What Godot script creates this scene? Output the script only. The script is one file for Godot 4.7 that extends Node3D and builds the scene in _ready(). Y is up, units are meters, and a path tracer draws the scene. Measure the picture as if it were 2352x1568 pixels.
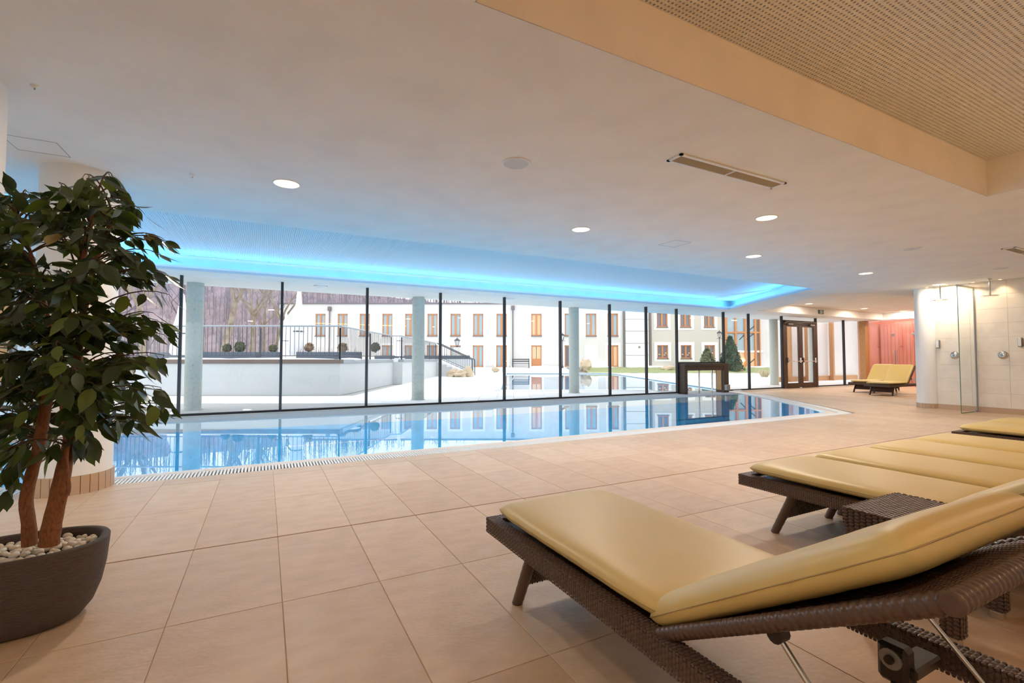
extends Node3D
# An indoor hotel pool: tiled floor, loungers, ficus, glazed wall, courtyard outside.

const FPX := 1083.0          # focal length in pixels of the 2352 x 1568 frame
const CXP := 1176.0
const CYP := 784.0
const EYE := 1.14
const PITCH := 0.036918      # radians, looking slightly up
const YAW := -0.481711       # radians, turned to the right of the window wall's normal
const CEIL := 2.80
const WIN := -11.34          # the glazed wall's plane

var M := {}
var taken := {}
var rng := RandomNumberGenerator.new()


# ---------------------------------------------------------------- mesh builder
class MB:
	var v := PackedVector3Array()
	var n := PackedVector3Array()

	func tri(a: Vector3, b: Vector3, c: Vector3) -> void:
		var q := (c - a).cross(b - a).normalized()
		v.append(a); v.append(b); v.append(c)
		n.append(q); n.append(q); n.append(q)

	func quad(a: Vector3, b: Vector3, c: Vector3, d: Vector3) -> void:
		tri(a, b, c)
		tri(a, c, d)

	func trin(a: Vector3, b: Vector3, c: Vector3, na: Vector3, nb: Vector3, nc: Vector3) -> void:
		v.append(a); v.append(b); v.append(c)
		n.append(na); n.append(nb); n.append(nc)

	func box(c: Vector3, s: Vector3, b := Basis()) -> void:
		var h := s * 0.5
		for k in 3:
			for sg in [-1.0, 1.0]:
				var nn := Vector3.ZERO
				nn[k] = sg * h[k]
				var u := Vector3.ZERO
				u[(k + 1) % 3] = h[(k + 1) % 3] * sg
				var w := Vector3.ZERO
				w[(k + 2) % 3] = h[(k + 2) % 3]
				quad(c + b * (nn - u - w), c + b * (nn - u + w), c + b * (nn + u + w), c + b * (nn + u - w))

	# a box whose edges are chamfered
	func bbox(c: Vector3, s: Vector3, e: float, b := Basis()) -> void:
		var h := s * 0.5
		var i := h - Vector3(e, e, e)
		for k in 3:
			for sg in [-1.0, 1.0]:
				var nn := Vector3.ZERO
				nn[k] = sg * h[k]
				var u := Vector3.ZERO
				u[(k + 1) % 3] = i[(k + 1) % 3] * sg
				var w := Vector3.ZERO
				w[(k + 2) % 3] = i[(k + 2) % 3]
				quad(c + b * (nn - u - w), c + b * (nn - u + w), c + b * (nn + u + w), c + b * (nn + u - w))
		for k in 3:
			var k1 := (k + 1) % 3
			var k2 := (k + 2) % 3
			for s1 in [-1.0, 1.0]:
				for s2 in [-1.0, 1.0]:
					var p := Vector3.ZERO
					var q := Vector3.ZERO
					p[k1] = s1 * h[k1]; p[k2] = s2 * i[k2]
					q[k1] = s1 * i[k1]; q[k2] = s2 * h[k2]
					var a := Vector3.ZERO
					a[k] = i[k]
					if s1 * s2 > 0:
						quad(c + b * (p - a), c + b * (q - a), c + b * (q + a), c + b * (p + a))
					else:
						quad(c + b * (q - a), c + b * (p - a), c + b * (p + a), c + b * (q + a))
		for sx in [-1.0, 1.0]:
			for sy in [-1.0, 1.0]:
				for sz in [-1.0, 1.0]:
					var x := c + b * Vector3(sx * h.x, sy * i.y, sz * i.z)
					var y := c + b * Vector3(sx * i.x, sy * h.y, sz * i.z)
					var z := c + b * Vector3(sx * i.x, sy * i.y, sz * h.z)
					if sx * sy * sz > 0:
						tri(x, z, y)
					else:
						tri(x, y, z)

	# a grid of points, smooth; rows run so that (next in row) x (next row) points outwards
	func grid(rows: Array, wrap := false) -> void:
		var R := rows.size()
		var C: int = rows[0].size()
		var ns := []
		for r in R:
			var line := PackedVector3Array()
			for c in C:
				var a: Vector3 = rows[r][(c + 1) % C if wrap else mini(c + 1, C - 1)] - rows[r][(c - 1 + C) % C if wrap else maxi(c - 1, 0)]
				var d: Vector3 = rows[mini(r + 1, R - 1)][c] - rows[maxi(r - 1, 0)][c]
				line.append(a.cross(d).normalized())
			ns.append(line)
		for r in R - 1:
			for c in (C if wrap else C - 1):
				var e := (c + 1) % C
				var p0: Vector3 = rows[r][c]
				var p1: Vector3 = rows[r][e]
				var p2: Vector3 = rows[r + 1][e]
				var p3: Vector3 = rows[r + 1][c]
				trin(p0, p2, p1, ns[r][c], ns[r + 1][e], ns[r][e])
				trin(p0, p3, p2, ns[r][c], ns[r + 1][c], ns[r + 1][e])

	# a round bar along points
	func tube(pts: Array, radii: Array, sides := 8, caps := true) -> void:
		var rows := []
		var up := Vector3.UP
		for k in pts.size():
			var d: Vector3 = (pts[mini(k + 1, pts.size() - 1)] - pts[maxi(k - 1, 0)]).normalized()
			if absf(d.dot(up)) > 0.95:
				up = Vector3.RIGHT if absf(d.x) < 0.9 else Vector3.BACK
			var x := up.cross(d).normalized()
			var y := d.cross(x).normalized()
			up = y
			var line := PackedVector3Array()
			for s in sides:
				var a := TAU * s / sides
				line.append(pts[k] + (x * cos(a) + y * sin(a)) * radii[mini(k, radii.size() - 1)])
			rows.append(line)
		var R := rows.size()
		grid(rows, true)
		if caps:
			for s in sides:
				var e := (s + 1) % sides
				tri(pts[0], rows[0][s], rows[0][e])
				tri(pts[R - 1], rows[R - 1][e], rows[R - 1][s])

	# profile of (radius, height) turned about y at c, squashed by sx, sz
	func lathe(c: Vector3, prof: Array, sides := 24, sx := 1.0, sz := 1.0, ex := 2.0) -> void:
		var rows := []
		for p in prof:
			var line := PackedVector3Array()
			for s in sides:
				var a := -TAU * s / sides
				var ca := cos(a)
				var sa := sin(a)
				if ex != 2.0:
					ca = signf(ca) * pow(absf(ca), 2.0 / ex)
					sa = signf(sa) * pow(absf(sa), 2.0 / ex)
				line.append(c + Vector3(ca * p[0] * sx, p[1], sa * p[0] * sz))
			rows.append(line)
		grid(rows, true)

	# flat polygon (x, z) raised from y0 to y1
	func prism(poly: PackedVector2Array, y0: float, y1: float, bottom := true) -> void:
		var p := poly
		if Geometry2D.is_polygon_clockwise(p):
			p = p.duplicate()
			p.reverse()
		var t := Geometry2D.triangulate_polygon(p)
		for k in range(0, t.size(), 3):
			var a := p[t[k]]
			var b := p[t[k + 1]]
			var c := p[t[k + 2]]
			if (b - a).cross(c - a) < 0:
				var h := b
				b = c
				c = h
			tri(Vector3(a.x, y1, a.y), Vector3(b.x, y1, b.y), Vector3(c.x, y1, c.y))
			if bottom:
				tri(Vector3(a.x, y0, a.y), Vector3(c.x, y0, c.y), Vector3(b.x, y0, b.y))
		if y1 > y0:
			for k in p.size():
				var a := p[k]
				var b := p[(k + 1) % p.size()]
				quad(Vector3(a.x, y0, a.y), Vector3(b.x, y0, b.y), Vector3(b.x, y1, b.y), Vector3(a.x, y1, a.y))

	func ball(c: Vector3, r: Vector3, sides := 10, rings := 6) -> void:
		var rows := []
		for k in rings + 1:
			var a := PI * k / rings - PI / 2
			var line := PackedVector3Array()
			for s in sides:
				var t := -TAU * s / sides
				line.append(c + Vector3(cos(a) * cos(t) * r.x, sin(a) * r.y, cos(a) * sin(t) * r.z))
			rows.append(line)
		for k in rings:
			for s in sides:
				var e := (s + 1) % sides
				var f := func(p: Vector3) -> Vector3: return ((p - c) / (r * r)).normalized()
				trin(rows[k][s], rows[k + 1][e], rows[k][e], f.call(rows[k][s]), f.call(rows[k + 1][e]), f.call(rows[k][e]))
				trin(rows[k][s], rows[k + 1][s], rows[k + 1][e], f.call(rows[k][s]), f.call(rows[k + 1][s]), f.call(rows[k + 1][e]))

	func mesh() -> ArrayMesh:
		var a := []
		a.resize(Mesh.ARRAY_MAX)
		a[Mesh.ARRAY_VERTEX] = v
		a[Mesh.ARRAY_NORMAL] = n
		var m := ArrayMesh.new()
		m.add_surface_from_arrays(Mesh.PRIMITIVE_TRIANGLES, a)
		return m


# ---------------------------------------------------------------- naming helpers
func numbered(called: String) -> String:
	if not taken.has(called):
		taken[called] = 0
		return called
	taken[called] += 1
	return "%s_%03d" % [called, taken[called]]


func tag(o: Node, label: String, category := "", group := "", kind := "") -> Node:
	if label: o.set_meta("label", label)
	if category: o.set_meta("category", category)
	if group: o.set_meta("group", group)
	if kind: o.set_meta("kind", kind)
	return o


func thing(called: String, label: String, category: String, at := Vector3.ZERO, turn := 0.0, group := "") -> Node3D:
	var o := Node3D.new()
	o.name = numbered(called)
	add_child(o)
	o.position = at
	o.rotation.y = turn
	tag(o, label, category, group)
	return o


func part(parent: Node, called: String, mesh: Mesh, m: Material, at := Vector3.ZERO, label := "") -> MeshInstance3D:
	var o := MeshInstance3D.new()
	o.name = called if parent != self else numbered(called)
	o.mesh = mesh
	o.material_override = m
	o.position = at
	if label: o.set_meta("label", label)
	parent.add_child(o, true)
	return o


func structure(called: String, label: String, category: String, mesh: Mesh, m: Material) -> MeshInstance3D:
	var o := part(self, called, mesh, m)
	tag(o, label, category, "", "structure")
	return o


func setting(called: String, label: String, category: String) -> Node3D:
	var o := thing(called, label, category)
	o.set_meta("kind", "structure")
	return o


func copy(o: Node3D, label: String, at: Vector3, turn: float) -> Node3D:
	var c: Node3D = o.duplicate()
	c.name = numbered(String(o.name).rstrip("0123456789").trim_suffix("_"))
	add_child(c)
	c.position = at
	c.rotation.y = turn
	if label: c.set_meta("label", label)
	return c


func many(parent: Node, called: String, mesh: Mesh, m: Material, where: Array, colors := PackedColorArray()) -> MultiMeshInstance3D:
	var mm := MultiMesh.new()
	mm.transform_format = MultiMesh.TRANSFORM_3D
	mm.use_colors = colors.size() > 0
	mm.mesh = mesh
	mm.instance_count = where.size()
	for k in where.size():
		mm.set_instance_transform(k, where[k])
		if colors.size(): mm.set_instance_color(k, colors[k])
	var o := MultiMeshInstance3D.new()
	o.name = called if parent != self else numbered(called)
	o.multimesh = mm
	o.material_override = m
	o.set_meta("kind", "stuff")
	parent.add_child(o, true)
	return o


# ---------------------------------------------------------------- from pixels to places
func ray(px: float, py: float) -> Vector3:
	var d := Vector3((px - CXP) / FPX, (CYP - py) / FPX, -1.0)
	return d.rotated(Vector3.RIGHT, PITCH).rotated(Vector3.UP, YAW)

func on_y(px: float, py: float, y: float) -> Vector3:
	var r := ray(px, py)
	return Vector3(0, EYE, 0) + r * ((y - EYE) / r.y)

func on_z(px: float, py: float, z: float) -> Vector3:
	var r := ray(px, py)
	return Vector3(0, EYE, 0) + r * (z / r.z)

# the courtyard's axes: s to the right along the hotel's front, f towards it
func yard(s: float, f: float, y := 0.0) -> Vector3:
	return Vector3(s, y, -f).rotated(Vector3.UP, YAW)

# (s, y, -f) of the pixel at the courtyard distance f
func court(px: float, py: float, f: float) -> Vector3:
	var d := Vector3((px - CXP) / FPX, (CYP - py) / FPX, -1.0).rotated(Vector3.RIGHT, PITCH)
	return Vector3(0, EYE, 0) + d * (f / -d.z)


# ---------------------------------------------------------------- materials
func rgb8(r: float, g: float, b: float) -> Color:
	return Color(r / 255.0, g / 255.0, b / 255.0)

func mat(called: String, c: Color, rough := 0.6, metal := 0.0) -> StandardMaterial3D:
	var m := StandardMaterial3D.new()
	m.resource_name = called
	m.albedo_color = c
	m.roughness = rough
	m.metallic = metal
	M[called] = m
	return m

func noise_tex(freq: float, ramp: Array, octaves := 4, size := 512, sd := 1, warp := 0.0) -> NoiseTexture2D:
	var nz := FastNoiseLite.new()
	nz.seed = sd
	nz.noise_type = FastNoiseLite.TYPE_SIMPLEX_SMOOTH
	nz.frequency = freq
	nz.fractal_octaves = octaves
	if warp > 0.0:
		nz.domain_warp_enabled = true
		nz.domain_warp_amplitude = warp
		nz.domain_warp_frequency = freq * 0.6
	var t := NoiseTexture2D.new()
	t.width = size
	t.height = size
	t.seamless = true
	t.noise = nz
	if ramp.size():
		var g := Gradient.new()
		g.offsets = PackedFloat32Array(ramp.map(func(x): return x[0]))
		g.colors = PackedColorArray(ramp.map(func(x): return x[1]))
		t.color_ramp = g
	return t

func textured(m: StandardMaterial3D, t: Texture2D, scale: Vector3, world := true) -> StandardMaterial3D:
	m.albedo_texture = t
	m.uv1_triplanar = true
	m.uv1_world_triplanar = world
	m.uv1_scale = scale
	return m

func relief(m: StandardMaterial3D, t: Texture2D, depth_cm: float) -> void:
	m.heightmap_enabled = true
	m.heightmap_texture = t
	m.heightmap_scale = depth_cm

func glass(called: String, c: Color, alpha: float, rough := 0.0) -> StandardMaterial3D:
	var m := mat(called, Color(c.r, c.g, c.b, alpha), rough)
	m.transparency = BaseMaterial3D.TRANSPARENCY_ALPHA
	return m

func glow(called: String, c: Color, e: float) -> StandardMaterial3D:
	var m := mat(called, c, 0.5)
	m.emission_enabled = true
	m.emission = c
	m.emission_energy_multiplier = e
	return m

func materials() -> void:
	var grey := [[0.0, Color(0.86, 0.86, 0.86)], [0.5, Color(0.95, 0.95, 0.95)], [1.0, Color(1, 1, 1)]]
	var stone := noise_tex(0.006, [[0.0, rgb8(238, 231, 223)], [0.4, rgb8(246, 241, 235)], [0.65, rgb8(251, 247, 243)], [1.0, rgb8(255, 254, 252)]], 6, 1024, 3, 40.0)
	var grain := noise_tex(0.08, [], 3, 512, 7)
	for k in 4:
		var m := mat("floor_tile_%d" % k, [rgb8(216, 187, 156), rgb8(211, 181, 149), rgb8(220, 192, 161), rgb8(213, 185, 155)][k], 0.46)
		textured(m, stone, Vector3(0.55, 0.55, 1.1))
		m.uv1_offset = Vector3(0.23 * k, 0, 0.41 * k)
		relief(m, grain, 0.12)
	mat("grout", rgb8(190, 162, 134), 0.9)
	mat("joint", rgb8(140, 105, 72), 0.9)
	var plaster := mat("plaster", rgb8(245, 243, 239), 0.85)
	textured(plaster, noise_tex(0.01, grey.map(func(x): return [x[0], x[1].lerp(Color.WHITE, 0.75)]), 4, 512, 11), Vector3(0.3, 0.3, 0.3))
	mat("soffit", rgb8(234, 234, 230), 0.85)
	mat("dark_back", rgb8(52, 46, 40), 0.95)
	mat("perforated", rgb8(236, 232, 226), 0.8)
	mat("mullion", rgb8(44, 42, 44), 0.45, 0.2)
	mat("alu", rgb8(150, 150, 150), 0.4, 0.7)
	glass("pane", rgb8(225, 240, 240), 0.03)
	glass("shower_pane", rgb8(200, 228, 214), 0.12)
	mat("glass_edge", rgb8(92, 128, 112), 0.15)
	glass("water", rgb8(30, 165, 215), 0.06)
	glass("water_out", rgb8(90, 190, 225), 0.1)
	var pt := mat("pool_tile", rgb8(46, 178, 222), 0.4)
	textured(pt, noise_tex(0.02, grey, 3, 256, 21), Vector3(0.7, 0.7, 0.7))
	mat("pool_rim", rgb8(236, 222, 206), 0.45)
	mat("grate", rgb8(240, 238, 234), 0.4)
	mat("gutter", rgb8(120, 116, 112), 0.8)
	# wicker
	mat("wicker", rgb8(90, 68, 57), 0.32)
	mat("chrome", rgb8(214, 212, 208), 0.16, 1.0)
	mat("bracket", rgb8(58, 48, 42), 0.4, 0.3)
	var cu := mat("cushion", rgb8(221, 193, 122), 0.42)
	relief(cu, noise_tex(0.25, [], 2, 256, 5), 0.02)
	cu.uv1_triplanar = true
	cu.uv1_scale = Vector3(3, 3, 3)
	mat("seam", rgb8(182, 154, 106), 0.6)
	# planter and ficus
	var pot := mat("planter", rgb8(96, 85, 80), 0.75)
	textured(pot, noise_tex(0.03, [[0.0, Color(0.78, 0.76, 0.75)], [1.0, Color(1, 1, 1)]], 4, 512, 31), Vector3(1.2, 6.0, 1.2))
	relief(pot, noise_tex(0.06, [], 3, 512, 33), 0.3)
	for k in 3:
		mat("pebble_%d" % k, [rgb8(226, 212, 190), rgb8(212, 198, 178), rgb8(232, 222, 208)][k], 0.55)
	mat("soil", rgb8(70, 54, 42), 1.0)
	var bark := mat("ficus_bark", rgb8(150, 98, 58), 0.75)
	textured(bark, noise_tex(0.04, [[0.0, Color(0.45, 0.4, 0.36)], [0.32, Color(0.85, 0.8, 0.76)], [1.0, Color(1, 1, 1)]], 4, 512, 41), Vector3(5, 1.6, 5), false)
	mat("twig", rgb8(86, 66, 44), 0.8)
	for k in 5:
		var lf := mat("leaf_%d" % k, [rgb8(52, 66, 34), rgb8(62, 78, 34), rgb8(44, 58, 34), rgb8(84, 100, 40), rgb8(168, 146, 92)][k], 0.4)
		lf.backlight_enabled = true
		lf.backlight = [Color(0.16, 0.22, 0.04), Color(0.2, 0.28, 0.04), Color(0.12, 0.18, 0.04), Color(0.3, 0.36, 0.05), Color(0.3, 0.24, 0.1)][k]
	# fittings
	glow("lamp_glow", rgb8(255, 226, 180), 5.0)
	glow("spot_glow", rgb8(255, 214, 150), 6.0)
	glow("added_pool_lamp", rgb8(220, 246, 255), 3.0)  # glowing lens of the lamps added under water
	glow("blue_led", rgb8(60, 165, 255), 1.5)
	glow("amber_led", rgb8(255, 180, 70), 1.5)
	glow("red_led", rgb8(255, 110, 84), 1.2)
	mat("white_metal", rgb8(240, 240, 240), 0.35)
	mat("speaker_cloth", rgb8(214, 216, 218), 0.7)
	mat("vent_slat", rgb8(168, 156, 136), 0.5)
	mat("vent_dark", rgb8(70, 62, 54), 0.9)
	var wt := mat("wall_tile", rgb8(246, 236, 218), 0.3)
	textured(wt, noise_tex(0.02, grey.map(func(x): return [x[0], x[1].lerp(Color.WHITE, 0.6)]), 3, 256, 51), Vector3(0.6, 0.6, 0.6))
	mat("wall_joint", rgb8(236, 224, 204), 0.7)
	mat("skirting", rgb8(196, 164, 134), 0.5)
	var dw := mat("dark_wood", rgb8(82, 60, 46), 0.45)
	textured(dw, noise_tex(0.05, [[0.0, Color(0.7, 0.66, 0.62)], [1.0, Color(1, 1, 1)]], 4, 256, 61), Vector3(0.4, 2.0, 0.4))
	var lw := mat("light_wood", rgb8(196, 148, 98), 0.5)
	textured(lw, noise_tex(0.05, [[0.0, Color(0.82, 0.78, 0.72)], [1.0, Color(1, 1, 1)]], 4, 256, 63), Vector3(3.0, 0.4, 3.0))
	mat("sign_green", rgb8(30, 62, 46), 0.5)
	mat("sign_white", rgb8(236, 240, 236), 0.5)
	glass("sauna_glass", rgb8(206, 132, 124), 0.3, 0.05)
	mat("sauna_slat", rgb8(226, 170, 146), 0.6)
	mat("emblem", rgb8(176, 104, 92), 0.6)
	# courtyard
	var conc := mat("concrete", rgb8(192, 198, 192), 0.8)
	textured(conc, noise_tex(0.03, [[0.0, Color(0.7, 0.72, 0.7)], [0.25, Color(0.92, 0.93, 0.92)], [1.0, Color(1, 1, 1)]], 5, 512, 71), Vector3(0.8, 0.8, 0.8))
	for k in 3:
		mat("paver_%d" % k, [rgb8(228, 228, 228), rgb8(220, 221, 223), rgb8(234, 233, 231)][k], 0.85)
	mat("paver_joint", rgb8(172, 172, 170), 0.95)
	mat("snow", rgb8(244, 246, 250), 0.9)
	var rw := mat("render_white", rgb8(218, 216, 211), 0.9)
	textured(rw, noise_tex(0.008, grey.map(func(x): return [x[0], x[1].lerp(Color.WHITE, 0.7)]), 4, 512, 75), Vector3(0.12, 0.12, 0.12))
	mat("render_cream", rgb8(204, 199, 188), 0.9)
	mat("render_trim", rgb8(236, 236, 232), 0.85)
	mat("terrace_wall", rgb8(190, 196, 198), 0.9)
	mat("cap_brown", rgb8(108, 92, 84), 0.7)
	mat("railing", rgb8(64, 68, 76), 0.5, 0.3)
	mat("railing_top", rgb8(150, 160, 168), 0.4, 0.3)
	mat("planter_box", rgb8(70, 80, 94), 0.6)
	mat("window_wood", rgb8(196, 132, 82), 0.5)
	mat("curtain_glass", rgb8(158, 182, 192), 0.15)
	mat("dark_glass", rgb8(120, 116, 122), 0.12)
	glow("lit_window", rgb8(214, 176, 136), 0.3)
	mat("downpipe", rgb8(120, 108, 108), 0.5, 0.3)
	mat("umbrella_cloth", rgb8(222, 224, 228), 0.9)
	mat("shrub", rgb8(90, 92, 62), 0.9)
	mat("shrub_dry", rgb8(150, 122, 92), 0.9)
	mat("conifer", rgb8(62, 92, 74), 0.9)
	mat("conifer_pale", rgb8(120, 132, 100), 0.9)
	var pl := mat("plane_bark", rgb8(160, 150, 138), 0.9)
	textured(pl, noise_tex(0.02, [[0.0, rgb8(150, 136, 118)], [0.45, rgb8(214, 204, 188)], [1.0, rgb8(250, 246, 236)]], 4, 256, 81), Vector3(0.5, 0.3, 0.5))
	mat("bare_tree", rgb8(104, 96, 104), 0.95)
	mat("lawn", rgb8(170, 178, 132), 0.95)
	textured(M.lawn, noise_tex(0.04, [[0.0, Color(0.72, 0.74, 0.6)], [1.0, Color(1, 1, 1)]], 4, 256, 85), Vector3(0.5, 0.5, 0.5))
	mat("boulder", rgb8(192, 174, 148), 0.9)
	mat("dry_grass", rgb8(206, 194, 160), 0.9)
	var hill := mat("hill", rgb8(164, 152, 157), 1.0)
	textured(hill, noise_tex(0.02, [[0.0, rgb8(178, 166, 172)], [0.5, rgb8(226, 214, 214)], [1.0, rgb8(255, 246, 240)]], 5, 512, 87), Vector3(0.03, 0.03, 0.03))
	var hs := mat("hill_trees", rgb8(255, 255, 255), 1.0)
	hs.vertex_color_use_as_albedo = true
	mat("iron", rgb8(70, 70, 74), 0.5, 0.4)
	glass("lantern_glass", rgb8(230, 238, 240), 0.2)


# ---------------------------------------------------------------- scene
func _ready() -> void:
	rng.seed = 20240
	view_and_light()
	materials()
	floor_and_pool()
	ceiling_parts()
	window_wall()
	walls()
	fittings()
	loungers_and_tables()
	planter_and_ficus()
	courtyard()


func view_and_light() -> void:
	var cam := Camera3D.new()
	cam.name = "camera"
	cam.fov = rad_to_deg(2.0 * atan(CYP / FPX))
	cam.position = Vector3(0, EYE, 0)
	cam.rotation = Vector3(PITCH, YAW, 0)
	cam.near = 0.05
	cam.far = 600.0
	add_child(cam)
	cam.current = true
	var sky := ProceduralSkyMaterial.new()
	sky.sky_top_color = rgb8(236, 239, 243)
	sky.sky_horizon_color = rgb8(249, 249, 250)
	sky.ground_horizon_color = rgb8(225, 225, 225)
	sky.ground_bottom_color = rgb8(190, 190, 190)
	sky.sky_energy_multiplier = 1.5
	sky.ground_energy_multiplier = 0.8
	var e := Environment.new()
	e.background_mode = Environment.BG_SKY
	e.sky = Sky.new()
	e.sky.sky_material = sky
	e.tonemap_mode = Environment.TONE_MAPPER_LINEAR
	e.tonemap_exposure = 1.0
	e.sdfgi_enabled = true
	e.ssao_enabled = true
	e.ssil_enabled = true
	var w := WorldEnvironment.new()
	w.name = "sky_and_exposure"
	w.environment = e
	add_child(w)


# ---------------------------------------------------------------- floor and pool
const DECK := [[-3.4, 2.6], [-3.4, -5.5], [11.06, -5.5], [11.9, -6.55], [13.95, -9.35], [14.95, -11.3], [23.4, -11.3], [23.4, 2.6]]
const WATER := [[-3.1, -5.9], [10.75, -5.9], [11.5, -6.75], [13.55, -9.5], [14.55, -11.3], [-3.1, -11.3]]

func poly(a: Array) -> PackedVector2Array:
	var p := PackedVector2Array()
	for q in a: p.append(Vector2(q[0], q[1]))
	return p

func floor_and_pool() -> void:
	var fl := setting("floor", "beige stone tiled floor around the pool", "floor")
	var b := MB.new()
	b.prism(poly(DECK), -0.12, -0.0035)
	part(fl, "grout_bed", b.mesh(), M.grout)
	b = MB.new()
	b.bbox(Vector3(4.15, -0.004, -3.42), Vector3(15.0, 0.005, 0.0145), 0.0005)
	part(fl, "movement_joint", b.mesh(), M.joint, Vector3.ZERO, "brown joint running along the floor")
	var deck := poly(DECK)
	var cells := []
	for i in range(-8, 53):
		for j in range(-7, 10):
			var x0 := 0.09 + i * 0.45
			var z1 := -3.42 + j * 0.915 + (0.006 if j >= 1 else -0.006)
			cells.append([x0, z1 - 0.915])
	var shared := MB.new()
	shared.bbox(Vector3(0.225, -0.006, 0.4575), Vector3(0.447, 0.012, 0.912), 0.0016)
	var whole := shared.mesh()
	var pieces := []
	for c in cells:
		var q := PackedVector2Array([Vector2(c[0] + 0.0015, c[1] + 0.0015), Vector2(c[0] + 0.4485, c[1] + 0.0015), Vector2(c[0] + 0.4485, c[1] + 0.9135), Vector2(c[0] + 0.0015, c[1] + 0.9135)])
		var inside := true
		for p in q:
			if not Geometry2D.is_point_in_polygon(p, deck): inside = false
		var mid := Vector2(c[0] + 0.225, c[1] + 0.45)
		var fwd := mid.x * 0.4633 - mid.y * 0.8862
		var side := mid.x * 0.8862 + mid.y * 0.4633
		var seen: bool = fwd > 0.9 and absf(side) < fwd * 1.09 + 0.6
		var size := fwd + (0.0 if seen else 1000.0)
		if inside:
			pieces.append([size, c, null])
		else:
			for cut in Geometry2D.intersect_polygons(q, deck):
				pieces.append([size, c, cut])
	pieces.sort_custom(func(a, d): return a[0] < d[0])
	var rest := MB.new()
	for k in pieces.size():
		var c: Array = pieces[k][1]
		if k < 290:
			var m: Material = M["floor_tile_%d" % rng.randi_range(0, 3)]
			if pieces[k][2] == null:
				part(fl, "tile", whole, m, Vector3(c[0], 0, c[1]))
			else:
				var t := MB.new()
				t.prism(pieces[k][2], -0.01, 0.0)
				part(fl, "tile", t.mesh(), m)
		else:
			var cut: PackedVector2Array = pieces[k][2] if pieces[k][2] != null else PackedVector2Array([Vector2(c[0] + 0.0015, c[1] + 0.0015), Vector2(c[0] + 0.4485, c[1] + 0.0015), Vector2(c[0] + 0.4485, c[1] + 0.9135), Vector2(c[0] + 0.0015, c[1] + 0.9135)])
			rest.prism(cut, -0.01, 0.0, false)
	part(fl, "tiles_beyond", rest.mesh(), M.floor_tile_0).set_meta("kind", "stuff")

	# basin, its pale rim, the overflow channel and its grating
	var basin := setting("pool_basin", "sky blue tiled basin of the indoor pool", "pool")
	b = MB.new()
	var w := poly(WATER)
	b.prism(w, -1.45, -1.35)
	part(basin, "basin_floor", b.mesh(), M.pool_tile)
	b = MB.new()
	var wc := w.duplicate()
	if Geometry2D.is_polygon_clockwise(wc): wc.reverse()
	for k in wc.size():
		var p := wc[k]
		var q := wc[(k + 1) % wc.size()]
		b.quad(Vector3(p.x, -1.4, p.y), Vector3(p.x, -0.03, p.y), Vector3(q.x, -0.03, q.y), Vector3(q.x, -1.4, q.y))
	part(basin, "basin_wall", b.mesh(), M.pool_tile)
	b = MB.new()
	var near_edge := [Vector2(-3.1, -5.9), Vector2(10.75, -5.9), Vector2(11.5, -6.75), Vector2(13.55, -9.5), Vector2(14.55, -11.3)]
	var mid_edge := [Vector2(-3.1, -5.76), Vector2(10.83, -5.76), Vector2(11.62, -6.66), Vector2(13.68, -9.43), Vector2(14.68, -11.3)]
	var out_edge := [Vector2(-3.4, -5.5), Vector2(11.06, -5.5), Vector2(11.9, -6.55), Vector2(13.95, -9.35), Vector2(14.95, -11.3)]
	var prof := [[0.0, -0.06], [0.0, -0.012], [0.25, 0.0], [0.75, 0.002], [1.0, -0.004], [1.0, -0.05]]
	for k in prof.size() - 1:
		for i in near_edge.size() - 1:
			var f := func(j: int, u: float, y: float) -> Vector3:
				var p2: Vector2 = near_edge[j].lerp(mid_edge[j], u)
				return Vector3(p2.x, y, p2.y)
			b.quad(f.call(i, prof[k][0], prof[k][1]), f.call(i, prof[k + 1][0], prof[k + 1][1]), f.call(i + 1, prof[k + 1][0], prof[k + 1][1]), f.call(i + 1, prof[k][0], prof[k][1]))
	part(basin, "rim", b.mesh(), M.pool_rim, Vector3.ZERO, "pale stone rim")
	b = MB.new()
	for i in near_edge.size() - 1:
		b.prism(PackedVector2Array([mid_edge[i], mid_edge[i + 1], out_edge[i + 1], out_edge[i]]), -0.16, -0.07)
	part(basin, "overflow_channel", b.mesh(), M.gutter)
	b = MB.new()
	b.bbox(Vector3(0, 0, 0), Vector3(0.019, 0.022, 0.23), 0.003)
	var slat := b.mesh()
	var slats := []
	for i in near_edge.size() - 1:
		var a0: Vector2 = mid_edge[i].lerp(out_edge[i], 0.5)
		var a1: Vector2 = mid_edge[i + 1].lerp(out_edge[i + 1], 0.5)
		var cnt := int(a0.distance_to(a1) / 0.031)
		for k in cnt:
			var p := a0.lerp(a1, (k + 0.5) / cnt)
			slats.append(Transform3D(Basis(Vector3.UP, -(a1 - a0).angle()), Vector3(p.x, -0.0125, p.y)))
	var gr := many(basin, "grating_slats", slat, M.grate, slats)
	gr.set_meta("label", "white slatted overflow grating")
	b = MB.new()
	for z in [-5.515, -5.745]:
		b.box(Vector3(3.83, -0.02, z), Vector3(13.9, 0.03, 0.014))
	part(basin, "grating_rail", b.mesh(), M.grate)
	# far kerb at the glass
	b = MB.new()
	b.bbox(Vector3(4.35, -0.06, -11.305), Vector3(15.5, 0.12, 0.07), 0.006)
	part(basin, "far_kerb", b.mesh(), M.pool_rim)
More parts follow.
